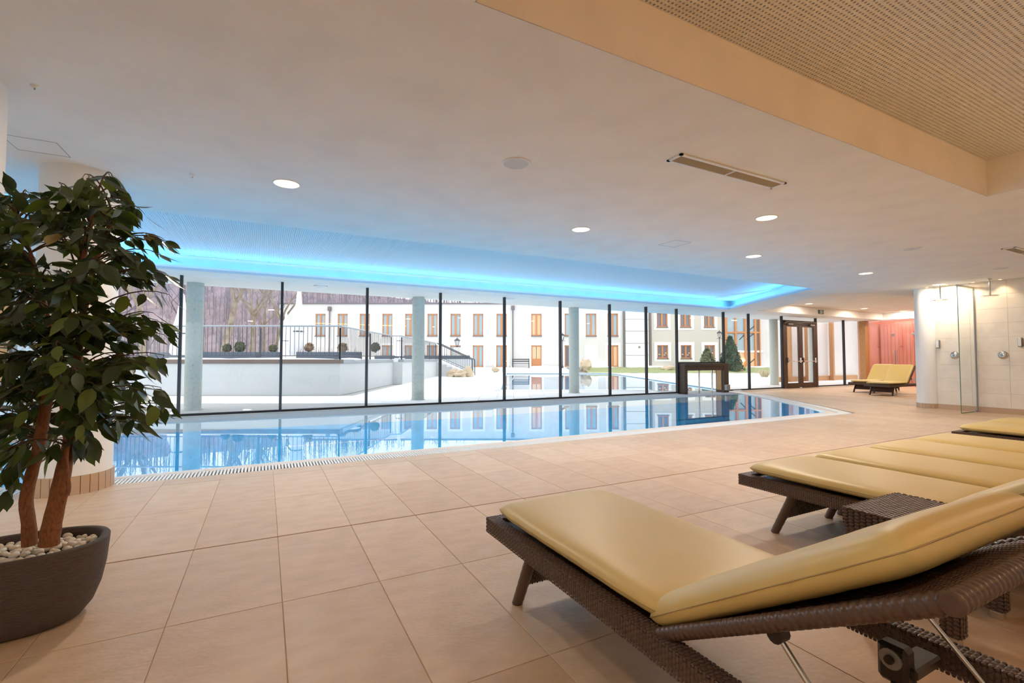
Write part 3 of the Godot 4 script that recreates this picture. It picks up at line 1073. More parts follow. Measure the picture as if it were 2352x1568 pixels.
func fittings() -> void:
	var E0 := 3.75
	var dl := [[0.15, -4.9, "between the ficus and the round white ceiling speaker"], [3.56, -4.9, "behind the long ceiling grille, towards the pool"], [6.97, -4.9, "over the pool edge near the second ceiling hatch"], [10.3, -4.88, "at the pool corner side of the ceiling"], [13.3, -4.86, "in front of the shower wall"], [5.2, -3.48, "beside the long ceiling grille"]]
	for d in dl:
		downlight(Vector3(d[0], CEIL, d[1]), "bright round downlight " + d[2], E0 if d[0] < 13.0 else E0 * 0.8)
	for d in [[17.0, -9.85, "by the exit sign"], [20.5, -9.8, "past the exit sign"], [23.0, -9.6, "next to the rounded shower wall end"]]:
		downlight(Vector3(d[0], 3.09, d[1]), "bright round downlight in the raised ceiling " + d[2], E0 * 1.1)
	# unseen extra downlights, added to brighten the floor, deck and loungers
	for d in [[-0.6, 0.8], [7.6, 0.6], [18.0, -6.8], [21.0, -6.8]]:
		downlight(Vector3(d[0], CEIL if d[1] > -6.0 else 3.09, d[1]), "added unseen downlight brightening the lounging area", E0 if d[0] > 0.0 else E0 * 0.6)
	for d in [[1.86, -3.48, "between two lit downlights and the amber recess"], [8.62, -3.46, "midway to the shower wall"], [11.92, -3.46, "close to the shower heads"]]:
		var t := thing("ceiling_speaker", "unlit round white ceiling speaker " + d[2], "speaker", Vector3(d[0], CEIL, d[1]), 0.0, "round white ceiling speakers")
		var b := MB.new()
		b.lathe(Vector3.ZERO, [[0.104, 0.004], [0.104, -0.004], [0.112, -0.009], [0.124, -0.006], [0.126, 0.004]], 32)
		part(t, "rim", b.mesh(), M.white_metal)
		b = MB.new()
		b.lathe(Vector3.ZERO, [[0.0005, -0.005], [0.104, -0.004]], 32)
		part(t, "grille_cloth", b.mesh(), M.speaker_cloth)
	vent(Vector3(3.635, CEIL, -2.765), "long white slotted ceiling grille beside the amber recess")
	vent(Vector3(10.5, CEIL, -2.76), "white slotted ceiling grille near the shower wall")
	for d in [[-1.27, -3.83, "near the left wall"], [-0.61, -5.06, "above the ficus towards the pool"]]:
		var t := thing("smoke_detector", "tiny white ceiling sensor " + d[2], "sensor", Vector3(d[0], CEIL, d[1]))
		var b := MB.new()
		b.lathe(Vector3.ZERO, [[0.0005, -0.018], [0.012, -0.017], [0.016, -0.008], [0.022, -0.004], [0.022, 0.002]], 16)
		part(t, "housing", b.mesh(), M.white_metal)
		b = MB.new()
		b.tube([Vector3(0, -0.017, 0), Vector3(0, -0.026, 0)], [0.004], 6)
		part(t, "tip", b.mesh(), M.alu)
	# small spots washing the shower wall
	for k in 4:
		var z: float = [-5.18, -4.82, -4.38, -3.95][k]
		var t := thing("wall_washer_spot", "small bright ceiling spot grazing the shower tiles", "spotlight", Vector3(13.56, CEIL, z), 0.0, "small spots along the shower wall")
		var b := MB.new()
		b.lathe(Vector3.ZERO, [[0.03, 0.003], [0.03, -0.006], [0.042, -0.006], [0.044, 0.003]], 20)
		part(t, "ring", b.mesh(), M.white_metal)
		b = MB.new()
		b.lathe(Vector3.ZERO, [[0.0005, -0.004], [0.03, -0.004]], 20)
		part(t, "lamp_lens", b.mesh(), M.spot_glow)
		var l := SpotLight3D.new()
		l.name = "spot_light"
		l.light_color = rgb8(255, 226, 184)
		l.light_energy = 0.26
		l.light_size = 0.03
		l.spot_angle = 55.0
		l.spot_angle_attenuation = 0.8
		l.spot_range = 20.0
		l.shadow_enabled = true
		t.add_child(l)
		l.position = Vector3(0, -0.02, 0)
		l.rotation.x = -PI / 2
	# escape sign on the beam
	var s := thing("exit_sign", "small dark escape sign with white running figure on the beam", "exit sign", Vector3(18.77, 2.93, -10.44))
	var b := MB.new()
	b.bbox(Vector3.ZERO, Vector3(0.34, 0.15, 0.03), 0.006)
	part(s, "plate", b.mesh(), M.sign_green)
	b = MB.new()
	b.box(Vector3(-0.02, 0, 0.017), Vector3(0.1, 0.11, 0.004))
	part(s, "doorway", b.mesh(), M.sign_white)
	b = MB.new()
	b.ball(Vector3(-0.02, 0.035, 0.021), Vector3(0.012, 0.012, 0.003), 8, 5)
	b.tube([Vector3(-0.02, 0.022, 0.021), Vector3(-0.03, -0.01, 0.021), Vector3(-0.012, -0.028, 0.021), Vector3(-0.03, -0.045, 0.021)], [0.008], 5)
	b.tube([Vector3(-0.045, 0.012, 0.021), Vector3(-0.02, 0.016, 0.021), Vector3(-0.002, 0.0, 0.021)], [0.005], 5)
	part(s, "running_figure", b.mesh(), M.sign_green)
	b = MB.new()
	b.tube([Vector3(0.06, 0, 0.018), Vector3(0.13, 0, 0.018)], [0.008], 5)
	b.tube([Vector3(0.1, 0.03, 0.018), Vector3(0.13, 0, 0.018), Vector3(0.1, -0.03, 0.018)], [0.008], 5)
	part(s, "arrow", b.mesh(), M.sign_white)

func vent(at: Vector3, label: String) -> void:
	var t := thing("ceiling_grille", label, "air vent", at, 0.0, "slotted ceiling grilles")
	var L := 1.38
	var W := 0.16
	var b := MB.new()
	for s in [-1.0, 1.0]:
		b.bbox(Vector3(0, -0.006, s * (W / 2 - 0.014)), Vector3(L, 0.014, 0.028), 0.003)
		b.bbox(Vector3(s * (L / 2 - 0.014), -0.006, 0), Vector3(0.028, 0.014, W), 0.003)
	b.bbox(Vector3(0, -0.006, 0), Vector3(0.014, 0.013, W - 0.04), 0.002)
	part(t, "frame", b.mesh(), M.white_metal)
	b = MB.new()
	b.box(Vector3(0, -0.0005, 0), Vector3(L - 0.04, 0.001, W - 0.04))
	part(t, "backing", b.mesh(), M.vent_dark)
	for k in 6:
		for s in [-1.0, 1.0]:
			b = MB.new()
			b.box(Vector3(s * L / 4, -0.006, -0.042 + k * 0.0168), Vector3(L / 2 - 0.035, 0.0015, 0.0135), Basis(Vector3.RIGHT, -0.45))
			part(t, "slat", b.mesh(), M.vent_slat)


# ---------------------------------------------------------------- loungers
const LW := 0.74     # width over the side rails
const RAIL := 0.345  # top of the rails

func pillow(w: float, l: float, t: float, bend: Callable, sd: int, flat := 0.0) -> ArrayMesh:
	# a stuffed cushion: two domed faces that meet in a seam all round
	var nz := FastNoiseLite.new()
	nz.seed = sd
	nz.frequency = 2.2
	var b := MB.new()
	var S := 26
	var R := 44
	for side in [1.0, -1.0]:
		var rows := []
		for j in R + 1:
			var line := PackedVector3Array()
			var q := -cos(PI * j / R)
			q = signf(q) * pow(absf(q), 0.55)
			for i in S + 1:
				var p := -cos(PI * i / S)
				p = signf(p) * pow(absf(p), 0.6)
				var x := p * w * 0.5 * (1.0 - 0.05 * pow(absf(q), 10.0))
				var z := q * l * 0.5 * (1.0 - 0.02 * pow(absf(p), 10.0))
				var h := t * 0.5 * pow(maxf(0.0, 1.0 - pow(absf(p), 11.0)), 0.5) * pow(maxf(0.0, 1.0 - pow(absf(q), 20.0)), 0.5)
				h *= 0.94 + 0.16 * (1.0 - p * p) * (1.0 if side > 0 else 0.0)
				h += side * nz.get_noise_2d(x, z) * 0.004 * (1.0 - pow(absf(p), 4.0)) * (1.0 - pow(absf(q), 4.0))
				var pucker := 0.0016 * sin(z * 60.0 + 3.0 * sin(z * 9.0)) * pow(absf(p), 14.0)
				line.append(bend.call(Vector3(x + pucker * signf(p), side * h * (1.0 - flat * (0.5 if side < 0 else 0.0)), z)))
			if side < 0: line.reverse()
			rows.append(line)
		# (next in row) x (next row) must point away from the cushion: rows run along -z on top
		rows.reverse()
		b.grid(rows)
	return b.mesh()

func seam_path(w: float, l: float, bend: Callable) -> Array:
	var pts := []
	for k in 112:
		var e := k / 28
		var u := -1.0 + 2.0 * (k % 28) / 28.0
		var p: float = [u, 1.0, -u, -1.0][e]
		var q: float = [-1.0, u, 1.0, -u][e]
		pts.append(bend.call(Vector3(p * w * 0.5 * (1.0 - 0.05 * pow(absf(q), 10.0)), 0, q * l * 0.5 * (1.0 - 0.02 * pow(absf(p), 10.0)))))
	pts.append(pts[0])
	return pts

func beads_on(list: Array, o: Vector3, u: Vector3, w: Vector3, lu: float, lw: float, pu: float, pw: float) -> void:
	# staggered strand humps over a face that starts at o and runs along u and w
	var nu := int(lu / pu)
	var nw := maxi(1, int(lw / pw))
	var nn := u.cross(w).normalized()
	for i in nu:
		for j in (nw if i % 2 == 0 else nw + 1):
			var c := (j + 0.5) / nw if i % 2 == 0 else float(j) / nw
			var k := 0.56
			if i % 2 == 1 and (j == 0 or j == nw):
				c = (0.22 if j == 0 else nw - 0.22) / nw
				k = 0.26
			var p := o + u * ((i + 0.5) * lu / nu) + w * (c * lw)
			var tilt := Basis(nn, rng.randf_range(-0.07, 0.07))
			list.append(Transform3D(tilt * Basis(u, nn, w).scaled_local(Vector3(pu * 0.5, 0.003, pw * k)), p))

var bead_mesh: ArrayMesh

func lounger(angle: float) -> Node3D:
	# its origin is the floor below the foot end's left corner; it runs along +z, head last
	var t := thing("sun_lounger", "brown wicker sun lounger", "sun lounger", Vector3.ZERO, 0.0, "brown wicker sun loungers with sand coloured cushions")
	var L := 2.02
	var hz := 1.12       # hinge
	var b := MB.new()
	for x in [0.03, LW - 0.03]:
		b.bbox(Vector3(x, RAIL - 0.039, L / 2), Vector3(0.052, 0.07, L), 0.01)
	b.bbox(Vector3(LW / 2, RAIL - 0.039, 0.03), Vector3(LW - 0.02, 0.07, 0.052), 0.01)
	b.bbox(Vector3(LW / 2, RAIL - 0.045, hz - 0.02), Vector3(LW - 0.02, 0.05, 0.045), 0.008)
	b.bbox(Vector3(LW / 2, RAIL - 0.039, L - 0.03), Vector3(LW - 0.02, 0.07, 0.052), 0.01)
	part(t, "frame", b.mesh(), M.wicker)
	var list := []
	var y0 := RAIL - 0.076
	beads_on(list, Vector3(0.004, y0, 0), Vector3.BACK, Vector3.UP, L, 0.074, 0.0125, 0.0185)
	for k in list.size(): pass
	beads_on(list, Vector3(0.0, RAIL - 0.004, L), Vector3.FORWARD, Vector3.RIGHT, L, 0.06, 0.0125, 0.02)
	beads_on(list, Vector3(0.056, y0, L), Vector3.FORWARD, Vector3.UP, L, 0.074, 0.0125, 0.0185)
	beads_on(list, Vector3(LW - 0.004, y0, L), Vector3.FORWARD, Vector3.UP, L, 0.074, 0.0125, 0.0185)
	beads_on(list, Vector3(LW - 0.06, RAIL - 0.004, L), Vector3.FORWARD, Vector3.RIGHT, L, 0.06, 0.0125, 0.02)
	beads_on(list, Vector3(LW - 0.056, y0, 0), Vector3.BACK, Vector3.UP, L, 0.074, 0.0125, 0.0185)
	beads_on(list, Vector3(LW, y0, 0.004), Vector3.LEFT, Vector3.UP, LW, 0.074, 0.0125, 0.0185)
	beads_on(list, Vector3(0.06, RAIL - 0.004, 0.0), Vector3.RIGHT, Vector3.BACK, LW - 0.12, 0.06, 0.0125, 0.02)
	many(t, "rail_weave", bead_mesh, M.wicker, list)
	# woven deck: strands with open gaps
	b = MB.new()
	var z := 0.06
	while z < hz - 0.03:
		b.box(Vector3(LW / 2, RAIL - 0.022, z), Vector3(LW - 0.11, 0.005, 0.012))
		z += 0.0165
	var x := 0.065
	while x < LW - 0.06:
		b.box(Vector3(x, RAIL - 0.026, hz / 2), Vector3(0.012, 0.005, hz - 0.1))
		x += 0.0165
	part(t, "deck_weave", b.mesh(), M.wicker)
	# legs: the front pair is splayed towards the foot end with a woven apron between
	for s in [0, 1]:
		var lx := 0.075 if s == 0 else LW - 0.075
		var ox := -0.012 if s == 0 else 0.012
		b = MB.new()
		var pts := []
		var rad := []
		for k in 15:
			var u := k / 14.0
			pts.append(Vector3(lx + ox * u, RAIL - 0.07 - (RAIL - 0.07) * u, 0.345 - 0.125 * u))
			rad.append(0.027 + (0.0014 if k % 2 == 0 else 0.0) - 0.003 * u)
		b.tube(pts, rad, 12)
		part(t, "leg", b.mesh(), M.wicker)
	b = MB.new()
	var ap := Basis(Vector3.RIGHT, atan2(0.125, RAIL - 0.07))
	b.bbox(Vector3(LW / 2, 0.19, 0.305), Vector3(LW - 0.17, 0.19, 0.012), 0.002, ap)
	part(t, "apron", b.mesh(), M.wicker)
	list = []
	beads_on(list, Vector3(LW - 0.09, 0.1, 0.262), Vector3.LEFT, ap * Vector3.UP, LW - 0.18, 0.19, 0.0135, 0.024)
	beads_on(list, Vector3(0.09, 0.1, 0.276), Vector3.RIGHT, ap * Vector3.UP, LW - 0.18, 0.19, 0.0135, 0.024)
	many(t, "apron_weave", bead_mesh, M.wicker, list)
	for s in [0, 1]:
		var lx := 0.07 if s == 0 else LW - 0.07
		b = MB.new()
		b.tube([Vector3(lx, RAIL - 0.06, L - 0.22), Vector3(lx, 0.05, L - 0.14)], [0.027, 0.025], 12)
		part(t, "leg", b.mesh(), M.wicker)
		b = MB.new()
		b.tube([Vector3(lx, 0.055, L - 0.141), Vector3(lx, 0.0, L - 0.126)], [0.026, 0.026], 12)
		part(t, "foot_cap", b.mesh(), M.chrome)
	# raised back
	var bk := Node3D.new()
	bk.name = "backrest"
	t.add_child(bk)
	bk.position = Vector3(0, RAIL - 0.03, hz)
	bk.rotation.x = -angle
	var BL := 0.82
	b = MB.new()
	for bx in [0.04, LW - 0.04]:
		var pts := []
		var rad := []
		for k in 161:
			pts.append(Vector3(bx, 0, 0.01 + (BL - 0.01) * k / 160.0))
			rad.append(0.0172 if k % 4 == 0 else 0.0206)
		b.tube(pts, rad, 12)
	var pts2 := []
	var rad2 := []
	for k in 145:
		pts2.append(Vector3(0.02 + (LW - 0.04) * k / 144.0, 0, BL))
		rad2.append(0.0172 if k % 4 == 0 else 0.0206)
	b.tube(pts2, rad2, 12)
	part(bk, "back_frame", b.mesh(), M.wicker)
	b = MB.new()
	b.box(Vector3(LW / 2, 0.006, BL / 2), Vector3(LW - 0.08, 0.008, BL - 0.02))
	part(bk, "back_panel", b.mesh(), M.wicker)
	list = []
	beads_on(list, Vector3(0.06, -0.001, BL - 0.02), Vector3.FORWARD, Vector3.LEFT * -1.0, 0.78, LW - 0.12, 0.013, 0.026)
	for k in list.size():
		list[k].origin.y = 0.012
	var below := []
	for q in list: below.append(Transform3D(q.basis, Vector3(q.origin.x, 0.0, q.origin.z)))
	list.append_array(below)
	many(bk, "back_weave", bead_mesh, M.wicker, list)
	# cushions
	var CL := hz + 0.0
	var flatb := func(p: Vector3) -> Vector3: return p + Vector3(LW / 2, RAIL + 0.043, CL / 2 + 0.045)
	var cs := part(t, "seat_cushion", pillow(LW - 0.07, CL, 0.078, flatb, 3), M.cushion)
	b = MB.new()
	b.tube(seam_path(LW - 0.068, CL + 0.002, flatb), [0.0016], 5, false)
	part(cs, "seam", b.mesh(), M.seam)
	var backb := func(p: Vector3) -> Vector3:
		return p + Vector3(LW / 2, 0.066 + 0.02 * (p.z / 0.4), 0.392)
	var cb := part(bk, "back_cushion", pillow(LW - 0.07, 0.8, 0.1, backb, 9), M.cushion)
	b = MB.new()
	b.tube(seam_path(LW - 0.068, 0.802, backb), [0.0016], 5, false)
	part(cb, "seam", b.mesh(), M.seam)
	# prop: two thin rods from the back down to a ratchet on the base
	var hd := Vector3(0, sin(angle), cos(angle))
	var prop := Vector3(0, RAIL - 0.03, hz) + hd * 0.42
	for s in [0, 1]:
		var rx := 0.085 if s == 0 else LW - 0.085
		b = MB.new()
		b.tube([prop + Vector3(rx, -0.04, 0), Vector3(rx, 0.24, L - 0.3)], [0.0065], 8)
		part(t, "prop_rod", b.mesh(), M.chrome)
		b = MB.new()
		b.tube([prop + Vector3(rx - 0.016, -0.035, 0), prop + Vector3(rx + 0.016, -0.035, 0)], [0.02], 12)
		b.tube([prop + Vector3(rx, -0.035, 0), prop + Vector3(rx, 0.0, 0)], [0.012], 8)
		part(t, "rod_mount", b.mesh(), M.bracket)
	var q := Vector3(LW - 0.23, 0.3, hz + 0.41)
	b = MB.new()
	b.bbox(q + Vector3(0, 0.03, 0.0), Vector3(0.05, 0.1, 0.07), 0.01)
	b.bbox(q + Vector3(0, -0.05, 0.02), Vector3(0.06, 0.09, 0.05), 0.01)
	b.bbox(q + Vector3(0.06, 0.02, 0.02), Vector3(0.14, 0.03, 0.06), 0.006)
	b.tube([q + Vector3(-0.005, -0.02, 0.02), q + Vector3(0.0, -0.12, 0.05)], [0.028, 0.034], 10)
	part(t, "ratchet_bracket", b.mesh(), M.bracket)
	b = MB.new()
	b.tube([q + Vector3(-0.03, 0.045, 0), q + Vector3(-0.024, 0.045, 0)], [0.026], 14)
	part(t, "bolt_washer", b.mesh(), M.alu)
	b = MB.new()
	b.tube([q + Vector3(-0.04, 0.045, 0), q + Vector3(-0.03, 0.045, 0)], [0.011], 8)
	part(t, "bolt", b.mesh(), M.bracket)
	b = MB.new()
	for k in 5:
		b.bbox(q + Vector3(0.05, -0.06, 0.07 + k * 0.055), Vector3(0.02, 0.014, 0.05), 0.003, Basis(Vector3.RIGHT, 0.15))
		b.bbox(q + Vector3(0.05, -0.08, 0.09 + k * 0.055), Vector3(0.02, 0.05, 0.014), 0.003)
	part(t, "ratchet_rack", b.mesh(), M.bracket)
	return t

func side_table(at: Vector3, label: String) -> Node3D:
	var t := thing("side_table", label, "side table", at, 0.0, "square wicker side tables")
	var W := 0.50
	var D := 0.42
	var H := 0.45
	var b := MB.new()
	b.bbox(Vector3(0, H - 0.045, 0), Vector3(W - 0.01, 0.08, D - 0.01), 0.006)
	part(t, "top", b.mesh(), M.wicker)
	for sx in [-1.0, 1.0]:
		for sz in [-1.0, 1.0]:
			var lc := Vector3(sx * (W / 2 - 0.038), 0, sz * (D / 2 - 0.038))
			b = MB.new()
			b.bbox(lc + Vector3(0, 0.21, 0), Vector3(0.062, 0.35, 0.062), 0.008)
			part(t, "leg", b.mesh(), M.wicker)
			b = MB.new()
			b.bbox(lc + Vector3(0, 0.022, 0), Vector3(0.046, 0.044, 0.046), 0.006)
			part(t, "foot_cap", b.mesh(), M.chrome)
			var ll := []
			beads_on(ll, lc + Vector3(-0.033, 0.04, -0.033), Vector3.BACK, Vector3.UP, 0.066, 0.35, 0.022, 0.016)
			beads_on(ll, lc + Vector3(0.033, 0.04, 0.033), Vector3.FORWARD, Vector3.UP, 0.066, 0.35, 0.022, 0.016)
			beads_on(ll, lc + Vector3(-0.033, 0.04, 0.033), Vector3.RIGHT, Vector3.UP, 0.066, 0.35, 0.022, 0.016)
			beads_on(ll, lc + Vector3(0.033, 0.04, -0.033), Vector3.LEFT, Vector3.UP, 0.066, 0.35, 0.022, 0.016)
			many(t, "leg_weave", bead_mesh, M.wicker, ll)
	var list := []
	beads_on(list, Vector3(-W / 2, H - 0.005, D / 2), Vector3.FORWARD, Vector3.RIGHT, D, W, 0.0135, 0.024)
	beads_on(list, Vector3(-W / 2, H - 0.09, -D / 2), Vector3.BACK, Vector3.UP, D, 0.09, 0.024, 0.0135)
	beads_on(list, Vector3(W / 2, H - 0.09, D / 2), Vector3.FORWARD, Vector3.UP, D, 0.09, 0.024, 0.0135)
	beads_on(list, Vector3(-W / 2, H - 0.09, D / 2), Vector3.RIGHT, Vector3.UP, W, 0.09, 0.024, 0.0135)
	beads_on(list, Vector3(W / 2, H - 0.09, -D / 2), Vector3.LEFT, Vector3.UP, W, 0.09, 0.024, 0.0135)
	many(t, "top_weave", bead_mesh, M.wicker, list)
	return t

func loungers_and_tables() -> void:
	var b := MB.new()
	b.ball(Vector3.ZERO, Vector3(1, 1, 1), 6, 4)
	bead_mesh = b.mesh()
	var base := lounger(0.53)
	base.position = Vector3(1.0, 0, -2.2)
	base.set_meta("label", "wicker sun lounger standing apart from the row, side table at its back")
	var row := ["row's first wicker sun lounger, its foot end next to the side table", "second wicker sun lounger of the touching row of four", "third wicker sun lounger of the touching row of four", "fourth wicker sun lounger of the touching row of four"]
	for k in 4:
		copy(base, row[k], Vector3(2.93 + k * 0.765, 0, -2.21), 0.0)
	copy(base, "wicker sun lounger after the gap, first one of the pair nearest the showers", Vector3(6.73, 0, -2.4), 0.0)
	copy(base, "wicker sun lounger after the gap, second one of the pair nearest the showers", Vector3(7.5, 0, -2.42), 0.0)
	for q in [["far wicker sun lounger beside the rounded shower wall end", Vector3(16.9, 0, -7.42)], ["far wicker sun lounger in front of the pink heat cabin", Vector3(17.8, 0, -8.33)]]:
		var far := copy(base, q[0], q[1], PI / 2)
		far.get_node("backrest").rotation.x = -0.8
	side_table(Vector3(2.665, 0, -1.06), "square wicker side table between the single lounger and the row")
	side_table(Vector3(6.33, 0, -1.1), "square wicker side table in the gap behind the row of four loungers")


# ---------------------------------------------------------------- planter, pebbles, ficus
func planter_and_ficus() -> void:
	var C := Vector3(-0.945, 0, -2.80)
	var p := thing("planter", "dark brown oval planter standing by the left wall", "planter", C, 0.12)
	var b := MB.new()
	b.lathe(Vector3.ZERO, [[0.001, 0.001], [0.20, 0.0], [0.235, 0.012], [0.272, 0.06], [0.297, 0.13], [0.312, 0.21], [0.32, 0.30], [0.322, 0.328], [0.316, 0.337], [0.296, 0.337], [0.288, 0.33], [0.284, 0.28], [0.27, 0.22], [0.001, 0.22]], 56, 1.0, 0.66, 2.5)
	part(p, "bowl", b.mesh(), M.planter)
	b = MB.new()
	b.lathe(Vector3.ZERO, [[0.001, 0.285], [0.284, 0.285]], 40, 1.0, 0.66, 2.5)
	part(p, "soil", b.mesh(), M.soil)
	# pebbles
	var shapes := []
	for k in 4:
		var q := MB.new()
		var nz := FastNoiseLite.new()
		nz.seed = 90 + k
		nz.frequency = 0.9
		var rows := []
		for j in 9:
			var a := PI * j / 8 - PI / 2
			var line := PackedVector3Array()
			for s in 12:
				var t := -TAU * s / 12
				var d := Vector3(cos(a) * cos(t), sin(a), cos(a) * sin(t))
				line.append(d * (1.0 + 0.25 * nz.get_noise_3dv(d * 1.3)) * Vector3(1.0, 0.66, 0.8))
			rows.append(line)
		q.grid(rows, true)
		shapes.append(q.mesh())
	var spots := []
	var tries := 0
	while spots.size() < 150 and tries < 6000:
		tries += 1
		var a := rng.randf() * TAU
		var r := sqrt(rng.randf()) * 0.265
		var ex := 2.5
		var ca := cos(a)
		var sa := sin(a)
		var pos := Vector3(signf(ca) * pow(absf(ca), 2.0 / ex) * r, 0, signf(sa) * pow(absf(sa), 2.0 / ex) * r * 0.66)
		var size := rng.randf_range(0.014, 0.024)
		var ok := true
		for s in spots:
			if s[0].distance_to(pos) < (s[1] + size) * 0.74: ok = false
		if ok: spots.append([pos, size])
	for s in spots:
		var at: Vector3 = C + s[0].rotated(Vector3.UP, 0.12) + Vector3(0, 0.29 + s[1] * 0.4 + rng.randf() * 0.012, 0)
		var o := part(self, "pebble", shapes[rng.randi_range(0, 3)], M["pebble_%d" % rng.randi_range(0, 2)], at)
		o.basis = Basis.from_euler(Vector3(rng.randf_range(-0.4, 0.4), rng.randf() * TAU, rng.randf_range(-0.4, 0.4))).scaled_local(Vector3.ONE * s[1])
		tag(o, "smooth cream pebble lying round the ficus stems in the planter", "pebble", "cream pebbles in the planter")
	ficus(C)

func ficus(C: Vector3) -> void:
	var t := thing("ficus_tree", "leafy dark green ficus with two brown stems growing in the planter", "plant", C)
	var F := C.x * 0.4633 - C.z * 0.8862
	var at := func(px: float, py: float, df: float) -> Vector3:
		return court(px, py, F + df).rotated(Vector3.UP, YAW) - C
	var stems := []
	var b := MB.new()
	var specs := [
		[[68, 1252, 0.0], [66, 1200, 0.0], [60, 1150, 0.01], [72, 1090, 0.02], [88, 1030, 0.03], [102, 950, 0.03], [116, 870, 0.02], [130, 800, 0.0], [146, 740, -0.02], [168, 660, -0.02], [196, 570, 0.0], [212, 500, 0.01], [228, 430, 0.0]],
		[[112, 1250, -0.03], [120, 1200, -0.03], [134, 1140, -0.02], [146, 1080, 0.0], [160, 1010, 0.03], [172, 930, 0.05], [178, 850, 0.06], [184, 760, 0.06], [204, 660, 0.05], [230, 570, 0.04], [262, 500, 0.02]],
		[[134, 1170, -0.05], [150, 1140, -0.06], [158, 1120, -0.04], [150, 1060, -0.04], [152, 1000, -0.03], [140, 900, -0.02], [120, 780, 0.04], [98, 680, 0.05], [70, 580, 0.06], [40, 500, 0.05]],
	]
	var radii := [[0.026, 0.025, 0.024, 0.022, 0.022, 0.021, 0.019, 0.018, 0.016, 0.013, 0.01, 0.007, 0.004], [0.036, 0.034, 0.031, 0.028, 0.024, 0.021, 0.018, 0.016, 0.013, 0.009, 0.005], [0.007, 0.008, 0.008, 0.01, 0.011, 0.011, 0.01, 0.009, 0.007, 0.004]]
	for k in 3:
		var pts: Array = specs[k].map(func(q): return at.call(q[0], q[1], q[2]))
		var fine := []
		var fr := []
		for i in pts.size() - 1:
			for s in 3:
				fine.append(pts[i].cubic_interpolate(pts[i + 1], pts[maxi(i - 1, 0)], pts[mini(i + 2, pts.size() - 1)], s / 3.0))
				fr.append(lerpf(radii[k][i], radii[k][i + 1], s / 3.0) * (1.0 + rng.randf_range(-0.06, 0.06)))
		fine.append(pts[-1])
		fr.append(radii[k][-1])
		stems.append(fine)
		b = MB.new()
		b.tube(fine, fr, 12)
		part(t, "stem", b.mesh(), M.ficus_bark)
	# leaf: pointed, folded along the midrib, drooping at the tip (unit length along -y)
	var leaves := []
	for v in 3:
		var q := MB.new()
		var prof := [[0.0, 0.02], [0.12, 0.17], [0.3, 0.235], [0.5, 0.225], [0.68, 0.155], [0.84, 0.06], [1.0, 0.004]]
		var fold: float = [0.12, 0.22, 0.05][v]
		var curl: float = [0.16, 0.05, 0.28][v]
		var rows := []
		for p in prof:
			var z: float = curl * p[0] * p[0]
			rows.append(PackedVector3Array([Vector3(-p[1], -p[0], z + fold * p[1]), Vector3(0, -p[0], z), Vector3(p[1], -p[0], z + fold * p[1])]))
		q.grid(rows)
		leaves.append(q.mesh())
	var shape := PackedVector2Array()
	for q in [[205, 392], [285, 412], [305, 470], [372, 510], [408, 575], [396, 640], [392, 700], [395, 760], [400, 840], [392, 930], [365, 990], [300, 990], [262, 1030], [222, 1100], [185, 1120], [165, 1060], [150, 1020], [95, 1050], [40, 1150], [0, 1160], [-80, 1140], [-110, 900], [-90, 700], [-70, 560], [-20, 500], [0, 430], [100, 415], [190, 400]]:
		shape.append(Vector2(q[0], q[1]))
	var places := []   # [transform, mesh, material]
	var twigs := MB.new()
	var tries := 0
	var clusters := 0
	while clusters < 235 and tries < 5000:
		tries += 1
		var px := rng.randf_range(-110, 410)
		var py := rng.randf_range(395, 1150)
		if not Geometry2D.is_point_in_polygon(Vector2(px, py), shape): continue
		if py > 1000 and rng.randf() < 0.45: continue
		if py < 470 and rng.randf() < 0.25: continue
		if absf(px - 145) < 28 and py > 830 and rng.randf() < 0.75: continue
		clusters += 1
		var wide := 0.34 * sqrt(maxf(0.05, 1.0 - pow(absf(px - 160) / 280.0, 2.0)))
		var target: Vector3 = at.call(px, py, rng.randf_range(-wide, wide))
		# it springs from the nearest stem a little below
		var best := Vector3.ZERO
		var bd := 99.0
		for s in stems:
			for q in s:
				var dd: float = Vector2(q.x - target.x, q.z - target.z).length() + absf(q.y - (target.y - 0.02 - 0.25 * Vector2(q.x - target.x, q.z - target.z).length()))
				if dd < bd and q.y > 0.75:
					bd = dd
					best = q
		var mid := best.lerp(target, 0.55) + Vector3(0, 0.06 + 0.12 * best.distance_to(target), 0)
		var path := []
		for k in 7:
			var u := k / 6.0
			path.append(best.lerp(mid, u).lerp(mid.lerp(target, u), u))
		twigs.tube(path, [0.0042, 0.0038, 0.0034, 0.003, 0.0026, 0.002, 0.0014], 5, false)
		var cnt := rng.randi_range(6, 9)
		for k in cnt:
			var u := lerpf(0.3, 1.0, k / float(cnt - 1))
			var i := int(u * 5.999)
			var base: Vector3 = path[i].lerp(path[i + 1], u * 6.0 - i) if i < 6 else path[6]
			var along: Vector3 = (path[mini(i + 1, 6)] - path[maxi(i, 0)]).normalized() if i < 6 else (path[6] - path[5]).normalized()
			var side := along.cross(Vector3.UP).normalized() * (1.0 if k % 2 == 0 else -1.0)
			var tip := (along * rng.randf_range(0.2, 0.8) + side * rng.randf_range(0.1, 0.7) + Vector3(0, rng.randf_range(-1.1, -0.15), 0) + Vector3(rng.randf_range(-0.3, 0.3), 0, rng.randf_range(-0.3, 0.3))).normalized()
			var start := base + tip * 0.018
			twigs.tube([base, start], [0.0012, 0.001], 3, false)
			var facing := (Vector3.UP * 0.8 + Vector3(rng.randf_range(-0.8, 0.8), rng.randf_range(-0.2, 0.5), rng.randf_range(-0.8, 0.8))).normalized()
			var y := -tip
			var x := y.cross(facing).normalized()
			var zz := x.cross(y).normalized()
			var size := rng.randf_range(0.062, 0.11)
			var r := rng.randf()
